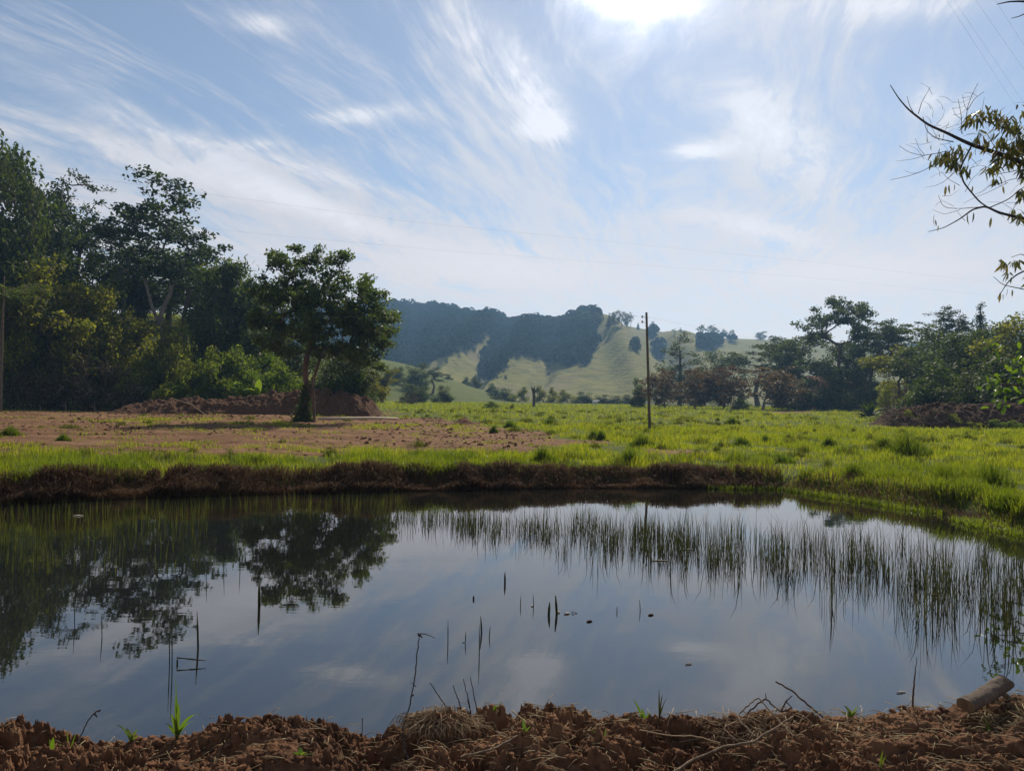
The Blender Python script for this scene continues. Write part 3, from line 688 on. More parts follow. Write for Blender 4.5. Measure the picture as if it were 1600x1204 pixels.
# trees on the far ridge
def ridge(key, px, top, bot, w, label, group='trees on the far ridge'):
    ry = np.interp(px, RX, RY); rd = float(np.interp(px, RX, RD))
    t_ = 1.0
    for t in np.linspace(1, 0, 300):
        X, Y, Z = hill_z(np.array([float(px)]), np.array([t]))
        if proj(X[0], Y[0], Z[0])[1] >= bot: t_ = t; break
    X, Y, Z = hill_z(np.array([float(px)]), np.array([t_]))
    return put_tree(key, px, float(Y[0]), top, w, label, group, base=float(Z[0])-1.5)
for px, top, bot, w, k in [(912, 484, 500, 22, 'dense'), (926, 488, 502, 14, 'airy2'), (936, 489, 503, 12, 'dense')]:
    ridge(k, px, top, bot, w, {912: 'broad ridge tree at the right end of the far forest', 926: 'thin ridge tree just right of the far forest', 936: 'small round ridge tree standing apart right of the far forest'}[px])
for i, (px, top, bot, w, k) in enumerate([(951, 489, 508, 9, 'conifer'), (960, 484, 509, 14, 'dense'), (970, 487, 510, 13, 'airy2'), (978, 487, 511, 12, 'dense'), (985, 488, 512, 10, 'airy2')]):
    ridge(k, px, top, bot, w, 'tree of the tight ridge clump left of the pole, %s of five' % ordn(i, 5))
ridge('conifer', 996, 504, 514, 5, 'tiny pointed tree between the ridge clump and the pole')
ridge('conifer', 1019, 502, 519, 12, 'pointed ridge tree just right of the pole')
for i, (px, top, bot, w) in enumerate([(1093, 507, 527, 12), (1106, 508, 527, 15), (1119, 511, 528, 14), (1132, 514, 528, 8), (1141, 515, 528, 10)]):
    ridge('flat', px, top, bot, w, 'umbrella shaped tree of the open ridge row, %s of five' % ordn(i, 5))
for i, (px, top, bot, w) in enumerate([(1052, 513, 522, 8), (1062, 512, 523, 6), (1068, 516, 524, 7)]):
    ridge('airy2', px, top, bot, w, 'tiny sparse tree on the ridge right of the pole, %s of three' % ordn(i, 3))
ridge('dense', 1188, 517, 531, 16, 'round ridge tree left of the dark hill notch')
ridge('dense', 1210, 524, 534, 14, 'low round ridge tree above the olive treetops')
for i, (px, top, bot, w) in enumerate([(655, 578, 592, 12), (697, 560, 566, 5), (740, 541, 548, 6), (778, 563, 570, 7), (790, 585, 590, 4)]):
    ridge('dense', px, top, bot, w, 'tiny lone tree on the far pasture slope, %s of five' % ordn(i, 5), 'lone trees on the far pasture')
# far forest as one mass
def far_forest():
    r = np.random.default_rng(5)
    PX = r.uniform(380, 1160, 60000); T = r.uniform(.02, 1.06, 60000)**.8
    X, Y, Z = hill_z(PX, T); keep = wood_mask(X, Y, Z) > 1.5
    X, Y, Z = X[keep], Y[keep], Z[keep]; k = min(11000, len(X)); X, Y, Z = X[:k], Y[:k], Z[:k]
    n_ = 40; s = r.uniform(1.3, 3.2, k)*np.where(r.uniform(size=k) < .08, 1.5, 1)
    s = np.repeat(s, n_)[:, None]; c = np.repeat(np.stack([X, Y, Z], 1), n_, 0)
    q = unit(r.normal(size=(k*n_, 3))); q[:, 2] = np.abs(q[:, 2])*.95-.1
    P = c+q*s*np.array([1, 1, 1.15])+np.array([0, 0, 1.])*s*.9
    nr = unit(q+r.normal(size=q.shape)*.35); a = unit(np.cross(nr, r.normal(size=q.shape))); b = np.cross(nr, a)
    h = s*r.uniform(.17, .33, s.shape)
    V = np.stack([P-a*h, P+b*h, P+a*h, P-b*h], 1).reshape(-1, 3)
    o = mesh_np('hillside_forest', V, [np.arange(len(V)).reshape(-1, 4)], leaf_mat('far_forest_leaves', [(.012, .024, .014), (.020, .036, .018), (.040, .055, .024)], .10, spec=0., rough=1.))
    tag(o, 'dark forest covering the upper slopes of the far hill', 'forest', kind='stuff')
far_forest()
# ------------------------------------------------------------------ the lone tree
def lone_tree():
    D = 45.; s = D/F; bx, by = 474, 659
    base = on(bx, by, .3); D = base.y; s = D/F; gzv = gz(base.x, D)
    r = np.random.default_rng(12)
    LB = [(577, 566, 13), (560, 560, 15), (420, 538, 18), (602, 540, 9), (598, 490, 16), (404, 505, 13), (470, 468, 22), (485, 478, 20), (455, 460, 22), (500, 470, 26), (515, 485, 26), (450, 480, 26), (535, 500, 30), (470, 515, 24), (500, 505, 22), (395, 490, 10), (590, 510, 24), (455, 545, 16), (500, 550, 18), (550, 548, 20), (446, 418, 27), (432, 400, 14), (482, 404, 24), (505, 400, 20), (528, 408, 15), (425, 455, 30), (470, 440, 34), (515, 440, 32), (560, 440, 24), (575, 458, 26), (590, 485, 20),
          (548, 482, 42), (415, 497, 24), (440, 515, 28), (500, 525, 26), (560, 520, 36), (588, 530, 16), (575, 552, 16), (440, 545, 16), (530, 545, 20), (602, 465, 8), (606, 518, 7), (408, 470, 10), (455, 385, 9), (490, 386, 9), (530, 394, 9), (558, 412, 10)]
    lob = []
    for px, py, rp in LB:
        for q in range(2):
            dy = r.uniform(-1, 1)*max(0, 3.4-rp*.02)*(1 if q else .3)*(1 if rp > 12 else .25)
            lob.append(((px-bx)*s, dy, (by-py)*s, rp*s, rp*s*1.2, rp*s*.8))
    trunk = [(0, 0, 0), (.12, 0, 1.0), (.22, .05, 1.9), (.0, .1, 2.9), (.15, 0, 3.9), (.5, -.1, 4.9)]
    e = empty('lone_tree', (base.x, D, gzv-.05))
    cl = lobes_to_clumps(lob, 760, r, .6)
    T, V, Fq = tree_parts(12, trunk, .19, cl, .44, 46, .205, trunk_n=8, flat=.62, spread=.42, up=.6, hang=.25, rmin=.018, wiggle=.18, start=.55, lean=.5)
    T.build('trunk', MAT['redbark'], e); mesh_np('crown', V, [Fq], MAT['tree'], e)
    # second stem joining at the fork
    T = Tubes(8); T.add([(.25, .1, .1), (.34, .1, 1.2), (.45, .1, 2.2), (.75, .1, 3.3), (1.1, .1, 4.4)], [.12, .10, .09, .08, .05]); T.build('stem', MAT['redbark'], e)
    n_ = 1700; h = r.uniform(0, 1, n_)**1.8*2.2; a = r.uniform(0, 6.28, n_); rr = (.42-.12*h+.10*r.normal(size=n_))*(1+.3*np.sin(h*3+a*2))
    P = np.stack([np.cos(a)*rr+.06*h, np.sin(a)*rr, h], 1); V, Fq = leaves(P, .16, r, .7, .2, .4); mesh_np('climbing_vine', V, [Fq], MAT['dark'], e)
    tag(e, 'lone broad tree with vine wrapped trunk standing on the bare red clearing', 'tree')
    return base
LT = lone_tree()
def prop_post():
    a = on(491, 660, .3); T = Tubes(6); z = gz(a.x, a.y)
    T.add([(0, 0, -.1), (-.06, .05, 1.3), (-.18, .12, 2.6)], [.085, .08, .07])
    o = T.build('post', MAT['redbark']); o.location = (a.x, a.y, z); tag(o, 'reddish wooden post propped against the lone tree trunk', 'post')
    a = on(497, 656.5, .33); b = on(622, 656, .33); T = Tubes(4)
    m = (a+b)/2; d = b-a
    V = []; 
    pts = [a-m, (a-m)*.3+Vector((0, 0, .02)), (b-m)*.35+Vector((0, .03, .035)), b-m]
    T.add([tuple(p) for p in pts], [.075, .08, .075, .06]); o = T.build('plank', MAT['plank'])
    o.location = (m.x, m.y, gz(m.x, m.y)+.10); tag(o, 'long pale plank lying on the bare soil right of the lone tree', 'plank')
prop_post()
# ------------------------------------------------------------------ bamboo, palm, banana, agave
def bamboo(px, D, top, w, label, seed, leafm='bamboo'):
    r = np.random.default_rng(seed); X = at(px, 600, D).x; z = gz(X, D); H = (at(px, top, D).z-z)*1.13; W_ = w/F*D
    e = empty('bamboo_clump', (X, D, z-.1)); T = Tubes(5); P = []
    for i in range(22):
        a = r.uniform(0, 6.28); h = H*r.uniform(.68, 1.0) if i else H; out = W_*.5*r.uniform(.3, 1.0)
        dx_, dy_ = math.cos(a), math.sin(a)*.7
        if i == 0: dx_, dy_ = 1, 0
        pts = []
        for t in np.linspace(0, 1, 9):
            k = t**2.4*out; zz = h*(t-.16*max(0, t-.75)/.25*t) if t < .9 else h*(.9-.10+.02)
            pts.append((.25*math.cos(a*3)+dx_*k*1.2, .25*math.sin(a*3)+dy_*k*1.2, zz))
        T.add(pts, np.linspace(.05, .012, 9)); pts = np.array(pts)
        t = r.uniform(.30, 1, 420)*8; q = np.stack([np.interp(t, range(9), pts[:, j]) for j in range(3)], 1)
        q += r.normal(size=q.shape)*np.array([.30, .30, .22])*(H/10)
        P.append(q)
    T.build('culms', MAT['palebark'], e); V, Fq = leaves(np.concatenate(P), .42*H/10, r, .26, .3, .9); mesh_np('foliage', V, [Fq], MAT[leafm], e)
    tag(e, label, 'bamboo'); return e
bamboo(343, 76, 394, 60, 'tall bamboo clump arching over beside the tall pale trunked tree', 1)
bamboo(380, 80, 424, 60, 'grey green bamboo clump between the arching bamboo and the lone tree', 2)
bamboo(408, 86, 436, 50, 'farther bamboo plume just left of the lone tree crown', 3)
bamboo(598, 128, 572, 62, 'yellowish bamboo clump right of the soil heap, under the far hill', 4, 'yellow')
bamboo(572, 95, 588, 34, 'small yellow green bamboo at the right end of the soil heap', 5, 'yellow')
def frond(T, P, Dr, o, az, L, droop, el, r, n_=26):
    pts = []
    for t in np.linspace(0, 1, 8):
        pts.append((o[0]+math.cos(az)*L*t*math.cos(el*(1-t*.6)), o[1]+math.sin(az)*L*t*math.cos(el*(1-t*.6)), o[2]+L*(math.sin(el)*t-droop*t*t)))
    T.add(pts, np.linspace(.03, .008, 8)); pts = np.array(pts); side = np.array([-math.sin(az), math.cos(az), 0])
    for t in np.linspace(.15, 1, n_):
        c = np.array([np.interp(t*7, range(8), pts[:, j]) for j in range(3)])
        for sg in (-1, 1):
            d = unit(side*sg+np.array([math.cos(az)*.5, math.sin(az)*.5, -.5])); P.append(c+d*L*.11); Dr.append(d)
def palm():
    r = np.random.default_rng(4); D = 60.; a = at(3, 600, D); z = gz(a.x, D); H = at(3, 462, D).z-z
    e = empty('palm', (a.x, D, z)); T = Tubes(8); T.add([(0, 0, -.1), (-.15, 0, H*.5), (0, 0, H)], [.13, .10, .09]); T.build('trunk', MAT['bark'], e)
    T = Tubes(4); P = []; Dr = []
    for i in range(26):
        frond(T, P, Dr, (0, 0, H-.1), i*2.4, r.uniform(2.6, 3.4), r.uniform(.2, .7), r.uniform(-.1, .9), r)
    V, Fq = leaves(np.array(P), .62, r, .12, .2, .0, dirs=np.array(Dr)*3)
    T.build('frond_stalks', MAT['straw'], e); mesh_np('fronds', V, [Fq], MAT['bamboo'], e); tag(e, 'palm with drooping pale ribbed fronds at the left edge', 'palm')
palm()
def bigleaf(T, base, az, L, W_, rise, droop, n_=7, cup=.25):
    """broad strap leaf as a strip; returns verts, quads"""
    V = []; 
    for i, t in enumerate(np.linspace(0, 1, n_)):
        w = W_*.5*max(.04, math.sin(math.pi*min(1, t*.93+.05))**.7); out = L*t*math.cos(rise)*(1-.1*t)
        zz = L*(t*math.sin(rise)-droop*t*t)
        c = np.array([math.cos(az)*out, math.sin(az)*out, zz])+base; sd_ = np.array([-math.sin(az), math.cos(az), 0])
        V += [c-sd_*w+np.array([0, 0, w*cup]), c, c+sd_*w+np.array([0, 0, w*cup])]
    Q = []
    for i in range(n_-1):
        k = i*3; Q += [(k, k+1, k+4, k+3), (k+1, k+2, k+5, k+4)]
    return np.array(V), np.array(Q)
def rosette(name, px, D, py, H, n_, L, W_, mat, label, cat, seed, rise=(.6, 1.4), droop=(.1, .6), stem=True):
    r = np.random.default_rng(seed); a = at(px, py, D); z = gz(a.x, D)
    e = empty(name, (a.x, D, z-.02)); VV = []; QQ = []; c = 0
    for i in range(n_):
        V, Q = bigleaf(None, np.array([0, 0, H*r.uniform(.5, 1)]), r.uniform(0, 6.28), L*r.uniform(.7, 1.1), W_*r.uniform(.8, 1.1), r.uniform(*rise), r.uniform(*droop))
        VV.append(V); QQ.append(Q+c); c += len(V)
    mesh_np('leaves', np.concatenate(VV), [np.concatenate(QQ)], mat, e, smooth=True)
    if stem: T = Tubes(7); T.add([(0, 0, 0), (.03, 0, H*.6), (0, 0, H)], [.14, .11, .07]); T.build('stem', MAT['palebark'], e)
    tag(e, label, cat); return e
rosette('banana_plant', 404, 64, 575, 1.7, 9, 1.9, .55, MAT['banana'], 'banana plant with bright yellow green leaves on the slope left of the lone tree', 'banana plant', 3)
rosette('banana_plant', 424, 65, 575, 1.5, 8, 1.6, .5, MAT['fresh'], 'darker banana plant between the bright one and the lone tree', 'banana plant', 4)
rosette('spiky_plant', 1358, 74, 640, .3, 46, 2.0, .42, MAT['bushd'] if 'bushd' in MAT else MAT['blue'], 'dark glossy spiky plant at the edge of the field before the right slope', 'plant', 5, (.1, 1.5), (.0, .45), False)
# ------------------------------------------------------------------ utility poles and wires
def utility_pole():
    b = on(1015.5, 674, .3); D = b.y; t_ = at(1010, 488, D); z = gz(b.x, D)
    e = empty('utility_pole', (b.x, D, z)); T = Tubes(10); H = t_.z-z; dx_ = t_.x-b.x
    T.add([(0, 0, -.3), (dx_*.5, 0, H*.5), (dx_, 0, H)], [.072, .064, .055]); T.build('shaft', MAT['bark'], e)
    for k, hh in enumerate((.25, .5)):
        T = Tubes(8); x = dx_-.07
        T.add([(x, 0, H-hh), (x-.09, 0, H-hh+.0), (x-.13, 0, H-hh+.03)], .012)
        T.add([(x-.13, 0, H-hh-.03), (x-.13, 0, H-hh+.04), (x-.13, 0, H-hh+.09)], [.045, .05, .025]); T.build('insulator', MAT['plank'], e)
    tag(e, 'slender wooden utility pole standing in the grassy field', 'utility pole')
    return Vector((b.x+dx_, D, z+H))
PT = utility_pole()
def wire(pts, r, label, sag=0.):
    pts = [Vector(p) for p in pts]; P = []
    for i in range(len(pts)-1):
        a, b = pts[i], pts[i+1]
        for t in np.linspace(0, 1, 14)[(1 if i else 0):]: P.append(tuple(a.lerp(b, t)+Vector((0, 0, -sag*4*t*(1-t)))))
    T = Tubes(4); T.add(P, r*.2); m, k = (MAT['wire'], None) if 'wire' in MAT else newmat('wire_metal')
    if k: k.link(principled(k, C(.06, .06, .065), .6, .3), k.out.inputs[0]); MAT['wire'] = m
    o = T.build('wire', m); tag(o, label, 'power line'); return o
c_ = at(560, 495, 33)
wire([PT+Vector((-.13, 0, -.18)), c_, c_+(c_-PT)*1.6+Vector((0, 0, .5))], .016, 'low wire running left from the utility pole across the far hill', .12)
wire([PT+Vector((-.13, 0, -.45)), at(560, 499, 33), at(-300, 520, 30)], .008, 'thinner lower wire running left from the utility pole', .1)
wire([PT+Vector((-.1, 0, -.2)), at(1145, 522, 120), at(1300, 560, 220)], .016, 'wire running from the utility pole back toward the right trees', .0)
wire([at(-300, 228, 30), at(30, 263, 34.8), at(640, 346, 45), at(1290, 411, 58), at(1800, 470, 76)], .012, 'upper of the two long wires crossing the sky')
wire([at(-300, 300, 34), at(320, 357, 43.5), at(700, 392, 49), at(1250, 432, 60), at(1800, 486, 80)], .012, 'lower of the two long wires crossing the sky')
for (xa, ya, xb, yb, lab) in [(1484, 8, 1588, 168, 'leftmost'), (1497, 10, 1592, 150, 'second from the left'), (1531, 10, 1606, 118, 'third from the left'), (1556, 2, 1612, 90, 'rightmost')]:
    a = at(xa, ya, 13.6); d = ray(xb, yb); t = (a.z-CAM_H)/d.z; b = Vector((0, 0, CAM_H))+d*t; dd = (b-a)
    wire([a-dd*.8, b, b+dd*2.5], .0055, 'overhead wire in the upper right corner, %s of the four' % lab)
def thin_pole():
    b = on(2, 650, .3); D = 58; t_ = at(7, 430, D); b = at(2, 645, D); T = Tubes(8); z = gz(b.x, D)
    T.add([(0, 0, -.1), ((t_.x-b.x)*.5, 0, (t_.z-z)*.5), (t_.x-b.x, 0, t_.z-z)], [.05, .042, .035]); o = T.build('pole', MAT['wood'])
    o.location = (b.x, D, z); tag(o, 'thin pale leaning pole at the left edge of the clearing', 'pole')
thin_pole()
# ------------------------------------------------------------------ heaps of soil
def worley(x, y, s=0):
    ix = np.floor(x); iy = np.floor(y); best = np.full(x.shape, 9.); rid = np.zeros(x.shape)
    for a in (-1, 0, 1):
        for b in (-1, 0, 1):
            cx, cy_ = ix+a, iy+b; px = cx+_h(cx, cy_, s); py = cy_+_h(cx, cy_, s+77); d = np.hypot(x-px, y-py)
            m = d < best; rid = np.where(m, _h(cx, cy_, s+5), rid); best = np.minimum(best, d)
    return best, rid
def lumps(x, y, sc, s, amt=.5):
    x = x+sc*.3*vnoise(x/sc, y/sc, s+3); y = y+sc*.3*vnoise(x/sc, y/sc, s+4)
    f, i = worley(x/sc, y/sc, s); rr = .35+.5*i
    return np.sqrt(np.maximum(0, 1-(f/rr)**2))*rr*sc*(i > 1-amt)
MAT['heapsoil'] = mat_soil('heap_soil', 1.2, .15, .75)
def heap(name, pts, D, depth, label, cat, seed, mat='soil', loc_sc=.45, nx=420, ny=60):
    """pts: (px, top py); a ridge whose crest follows them at distance D"""
    px = np.array([p[0] for p in pts]); py = np.array([p[1] for p in pts])
    xs = [at(a, b, D).x for a, b in pts]; zs = [at(a, b, D).z for a, b in pts]
    cx = (xs[0]+xs[-1])/2; u = np.linspace(xs[0], xs[-1], nx); v = np.linspace(-1, 1, ny)
    U, Vv = np.meshgrid(u, v); crest = np.interp(U, xs, zs)
    g = ground_z(U, D+Vv*depth); h = np.maximum(crest-g, 0)*smooth01((U-xs[0])/1.6)*smooth01((xs[-1]-U)/1.6)
    prof = np.clip(1-np.abs(Vv)**1.3, 0, 1)**.8
    edge = smooth01((U-xs[0])/.8)*smooth01((xs[-1]-U)/.8)
    Z = g-.06+h*prof*(1+.25*vnoise(U*.9, Vv*2, seed))+(.10*fbm(U*5, Vv*depth*5, 4, seed+40)*np.clip(prof*4, 0, 1)*np.minimum(1, h*2))+(lumps(U, Vv*depth, .55, seed, .6)*.5+lumps(U, Vv*depth, .25, seed+9, .6)*.5+.25*fbm(U*1.5, Vv*depth*1.5, 4, seed))*np.minimum(1, h*1.2)*np.clip(prof*2, 0, 1)
    o = mesh_np(name, np.stack([U-cx, Vv*depth, Z], -1), [grid_faces(ny, nx)], MAT[mat], smooth=True); o.location = (cx, D, 0)
    tag(o, label, cat); return o
heap('soil_heap', [(176, 642), (200, 633), (240, 628), (300, 625), (360, 623), (410, 617), (450, 612), (490, 612), (530, 608), (560, 615), (585, 628), (606, 644)], 60, 2.6, 'long heap of dug red soil behind the lone tree', 'soil heap', 3, 'heapsoil')
heap('soil_mound', [(694, 661), (705, 655), (718, 650), (727, 649), (736, 655), (752, 656), (764, 663)], 44.5, 1.2, 'small red soil mound at the edge of the clearing and the grass', 'soil mound', 6, nx=160)
heap('soil_mound', [(800, 680), (808, 674), (822, 677), (850, 680), (880, 686)], 36, .8, 'low dark soil mound left of the utility pole foot', 'soil mound', 8, nx=120)
heap('brush_heap', [(1366, 650), (1390, 643), (1430, 637), (1480, 632), (1530, 630), (1600, 634), (1700, 636), (1800, 660)], 52.5, 2.6, 'long heap of dark soil and cut brush at the foot of the right slope', 'brush heap', 12, 'darksoil')
def debris():
    r = np.random.default_rng(31); T = Tubes(4)
    for i in range(900):
        px = r.uniform(1385, 1680); Yd = 52.5-r.uniform(-.5, 2.2); c = at(px, 640, Yd); zz = .35+1.15*(1-abs(Yd-52.5)/2.6)*r.uniform(.7, 1.05); L = r.uniform(.3, 1.4); d = unit(r.normal(size=3)*np.array([1, .6, .45]))
        p = np.array([c.x, Yd, zz]); T.add([p-d*L/2, p+r.normal(size=3)*.04, p+d*L/2], r.uniform(.010, .030))
    o = T.build('cut_branches', MAT['wood']); tag(o, 'cut branches and twigs littering the brush heap', 'brush', kind='stuff')
    T = Tubes(5)
    for a, b in [((292, 628), (325, 650)), ((268, 622), (300, 632)), ((310, 640), (332, 645))]:
        T.add([tuple(at(*a, 58.2)), tuple(at(*b, 57.2))], .05)
    o = T.build('branch', MAT['straw']); tag(o, 'pale dead branch lying on the front of the long red soil heap', 'branch')
debris()
L('bushf', 1552, 50, 654, 30, 'round green bush in front of the brush heap', None, 'shrub')
L('bushf', 1580, 49.5, 656, 26, 'smaller green bush beside the round one before the brush heap', None, 'shrub')
L('bush', 1425, 51.5, 640, 36, 'low weedy bush growing on the left end of the brush heap', None, 'shrub')
L('bush', 1500, 50.5, 646, 44, 'low weedy bush in front of the middle of the brush heap', None, 'shrub')
L('brush', 1465, 51, 636, 50, 'grey dry bush on the brush heap', None, 'shrub')
L('bushf', 770, 95, 626, 26, 'round bright bush where the field meets the knoll foot', None, 'shrub')
L('bush', 798, 92, 630, 16, 'small dark bush right of the round bright one', None, 'shrub')
def pollard():
    D = 120.; a = at(834, 634, D); z = gz(a.x, D); T = Tubes(6); s = D/F
    T.add([(0, 0, -.1), (.02, 0, 1.4), (-.05, 0, 2.9)], [.28, .24, .26])
    for dx_, h in ((-.45, 3.2), (.5, 2.9), (.1, 3.3), (-.2, 3.1)): T.add([(0, 0, 2.0), (dx_*.6, .1, 2.6), (dx_, .1, h)], [.16, .11, .05])
    o = T.build('bare_stump', MAT['bark']); o.location = (a.x, D, z); tag(o, 'dark bare pollarded stump in the far hedge line', 'tree stump')
pollard()
# ------------------------------------------------------------------ house, cow
def house():
    D = 137.; c = at(1302, 630, D); e = empty('house', (c.x, D, .1))
    def boxes(name, bs, mat):
        V = []; Q = []; 
        for (x0, x1, y0, y1, z0, z1) in bs:
            k = len(V); V += [(x, y, z) for z in (z0, z1) for y in (y0, y1) for x in (x0, x1)]
            Q += [(k, k+2, k+3, k+1), (k+4, k+5, k+7, k+6), (k, k+1, k+5, k+4), (k+2, k+6, k+7, k+3), (k, k+4, k+6, k+2), (k+1, k+3, k+7, k+5)]
        return mesh_np(name, V, [np.array(Q)], mat, e)
    m, k = newmat('salmon_plaster'); t = k.new('ShaderNodeTexCoord'); k.link(principled(k, ramp(k, k.noise(t.outputs['Object'], 1.2, 4), [(.3, (.42, .20, .16)), (.7, (.55, .30, .24))]), .9), k.out.inputs[0])
    boxes('wall', [(-4.6, 4.6, -3, 3, 0, 4.4)], m)
    m2, k = newmat('clay_roof_tiles'); t = k.new('ShaderNodeTexCoord'); k.link(principled(k, ramp(k, k.noise(t.outputs['Object'], 3, 4), [(.3, (.25, .09, .05)), (.7, (.42, .18, .11))]), .9), k.out.inputs[0])
    V = [(-5, -3.5, 4.3), (5, -3.5, 4.3), (5, 0, 6), (-5, 0, 6), (-5, 3.5, 4.3), (5, 3.5, 4.3), (-5, -3.5, 4.42), (5, -3.5, 4.42), (5, 0, 6.14), (-5, 0, 6.14), (-5, 3.5, 4.42), (5, 3.5, 4.42)]
    mesh_np('roof', V, [np.array([(6, 7, 8, 9), (9, 8, 11, 10), (0, 3, 2, 1), (3, 4, 5, 2), (0, 1, 7, 6), (4, 10, 11, 5)]), np.array([(0, 6, 9, 3), (3, 9, 10, 4), (1, 2, 8, 7), (2, 5, 11, 8)])], m2, e)
    m3, k = newmat('dark_window'); k.link(principled(k, C(.03, .035, .04), .2, .5), k.out.inputs[0])
    for x in (-3.2, .4, 2.8): boxes('window', [(x, x+1.0, -3.04, -2.98, 1.9, 3.0)], m3)
    tag(e, 'salmon walled house with clay tile roof hidden behind the tallest right tree', 'house')
house()
def cow():
    D = 150.; a = at(930, 636, D); z = gz(a.x, D); e = None; T = Tubes(8)
    T.add([(-.62, 0, .72), (-.5, 0, .74), (-.2, 0, .70), (.2, 0, .70), (.45, 0, .76), (.62, 0, .85), (.78, 0, .92)], [.10, .24, .28, .29, .25, .15, .11])
    T.add([(.74, 0, .92), (.90, 0, .90), (1.08, 0, .78)], [.12, .12, .07])
    for x in (-.45, .4):
        for y in (-.14, .14): T.add([(x, y, .62), (x+.02, y, .3), (x, y, 0)], [.10, .06, .05])
    T.add([(-.62, 0, .8), (-.7, 0, .6), (-.7, 0, .35)], [.03, .02, .03])
    m, k = newmat('white_hide'); k.link(principled(k, C(.75, .72, .68), .9), k.out.inputs[0])
    o = T.build('cow', m); o.location = (a.x, D, z); o.rotation_euler = (0, 0, .5); tag(o, 'small white cow grazing far off at the end of the field', 'cow')
cow()
# ------------------------------------------------------------------ grass
def blades(P, h, w, r, lean=.5, dirs=None, tipdrop=0.):
    n_ = len(P); h = np.broadcast_to(h, (n_,))*r.uniform(.55, 1.25, n_); w = np.broadcast_to(w, (n_,))*r.uniform(.7, 1.2, n_)
    a = r.uniform(0, 6.283, n_); s_ = np.stack([np.cos(a), np.sin(a), 0*a], 1)*w[:, None]*.5
    b = r.uniform(0, 6.283, n_); L_ = np.abs(r.normal(size=n_))*lean
    ld = np.stack([np.cos(b), np.sin(b), 0*b], 1)*(L_*h)[:, None]
    if dirs is not None: ld = ld+dirs*h[:, None]
    up = np.zeros((n_, 3)); up[:, 2] = h
    mid = P+up*.6+ld*.35; tip = P+up*(1-.35*np.minimum(L_, 1.2))[:, None]+ld; tip[:, 2] -= tipdrop*h
    V = np.stack([P-s_, P+s_, mid+s_*.8, mid-s_*.8, tip], 1).reshape(-1, 3); i = np.arange(n_)[:, None]*5
    return V, [i+np.array([[0, 1, 2, 3]]), i+np.array([[3, 2, 4]])]
def sample_field(n_, D0, D1, r, pw=1.0):
    """points over the visible wedge, density per area falling with distance"""
    u = r.uniform(0, 1, n_); D = (D0**pw+(D1**pw-D0**pw)*u)**(1/pw); X = D*r.uniform(-.76, .76, n_); return X, D
def field_grass():
    r = np.random.default_rng(100)
    for nm, n_, D0, D1, lab in [('field_grass', 330000, 11.5, 46, 'sunlit yellow green grass of the near field'), ('meadow_grass', 190000, 46, 165, 'sunlit yellow green grass of the far field')]:
        X, Y = sample_field(n_, D0, D1, r)
        dm = dirt_mask(X, Y); pdn = -pdist(POND, X, Y)
        cl = fbm(X*.9, Y*.9, 4, 71, .6); cl2 = fbm(X*.15, Y*.15, 3, 72)
        keep = (r.uniform(size=n_) > dm*(1-.45*(cl2 > .12)*(cl > .05)-.25*(cl > .3))) & (pdn > .25) & (r.uniform(size=n_) < .62+cl*1.5)
        hillside = ground_z(X, Y) > 6; keep &= ~hillside
        X, Y, cl, cl2, dm = X[keep], Y[keep], cl[keep], cl2[keep], dm[keep]
        h = (.06+.17*smooth01(cl*1.3+.3)+.06*smooth01(cl2*1.5+.3))*(1+np.minimum(Y, 120)*.006)*(1-.5*dm); w = .009*(np.maximum(Y, 12)/14)**.9
        V, Q = blades(np.stack([X, Y, ground_z(X, Y)-.01], 1), h, w, r, .55)
        o = mesh_np(nm, V, Q, MAT['grass']); tag(o, lab, 'grass', kind='stuff')
field_grass()
def field_tufts():
    r = np.random.default_rng(110); P = []; Hh = []; Ww = []
    for i in range(700):
        D = 15.5+75*r.uniform()**1.5; X = D*r.uniform(-.75, .75); 
        if -pdist(POND, np.array([X]), np.array([D]))[0] < .5: continue
        dm = dirt_mask(np.array([X]), np.array([D]))[0]
        if r.uniform() < dm*.9: continue
        rad_ = r.uniform(.08, .34)*(1+D*.012); k = int(90+rad_*260); q = r.normal(size=(k, 2))*rad_*.5; x = X+q[:, 0]; y = D+q[:, 1]
        h = r.uniform(.14, .34)*np.exp(-(q**2).sum(1)/(rad_*1.1)**2)+.03; P.append(np.stack([x, y, ground_z(x, y)-.01], 1)); Hh.append(h); Ww.append(np.full(k, .008*(D/15)**.8))
    V, Q = blades(np.concatenate(P), np.concatenate(Hh), np.concatenate(Ww), r, .5); o = mesh_np('wild_tufts', V, Q, MAT['wild']); tag(o, 'rough darker tufts and weeds scattered through the field', 'weeds', kind='stuff')
    # clods on the clearing
    r = np.random.default_rng(111); n_ = 13000; X = r.uniform(-45, 8, n_); Y = 17+45*r.uniform(size=n_)**1.2; k = (dirt_mask(X, Y) > .55) & (fbm(X*.3, Y*.9, 3, 112)+.35*(X > -6) > .02); X, Y = X[k], Y[k]; n_ = len(X)
    s = (.018+.06*r.uniform(size=n_)**4)*(Y/22)**.5; b = np.array([(-1, -.6, -.2), (.9, -.8, -.2), (.2, 1.0, -.2), (-.1, .1, .85), (.5, .3, .5)])
    V = (b[None]+r.normal(size=(n_, 5, 3))*.28)*s[:, None, None]*np.array([1.3, 1, .9])+np.stack([X, Y, ground_z(X, Y)+.01], 1)[:, None]; i = np.arange(n_)[:, None]*5
    T_ = [i+np.array([[a, b_, c]]) for a, b_, c in [(0, 1, 4), (0, 4, 3), (1, 2, 4), (2, 3, 4), (2, 0, 3), (0, 2, 1)]]
    o = mesh_np('loose_clods', V, T_, MAT['soil']); tag(o, 'loose red clods strewn over the bare clearing', 'soil', kind='stuff')
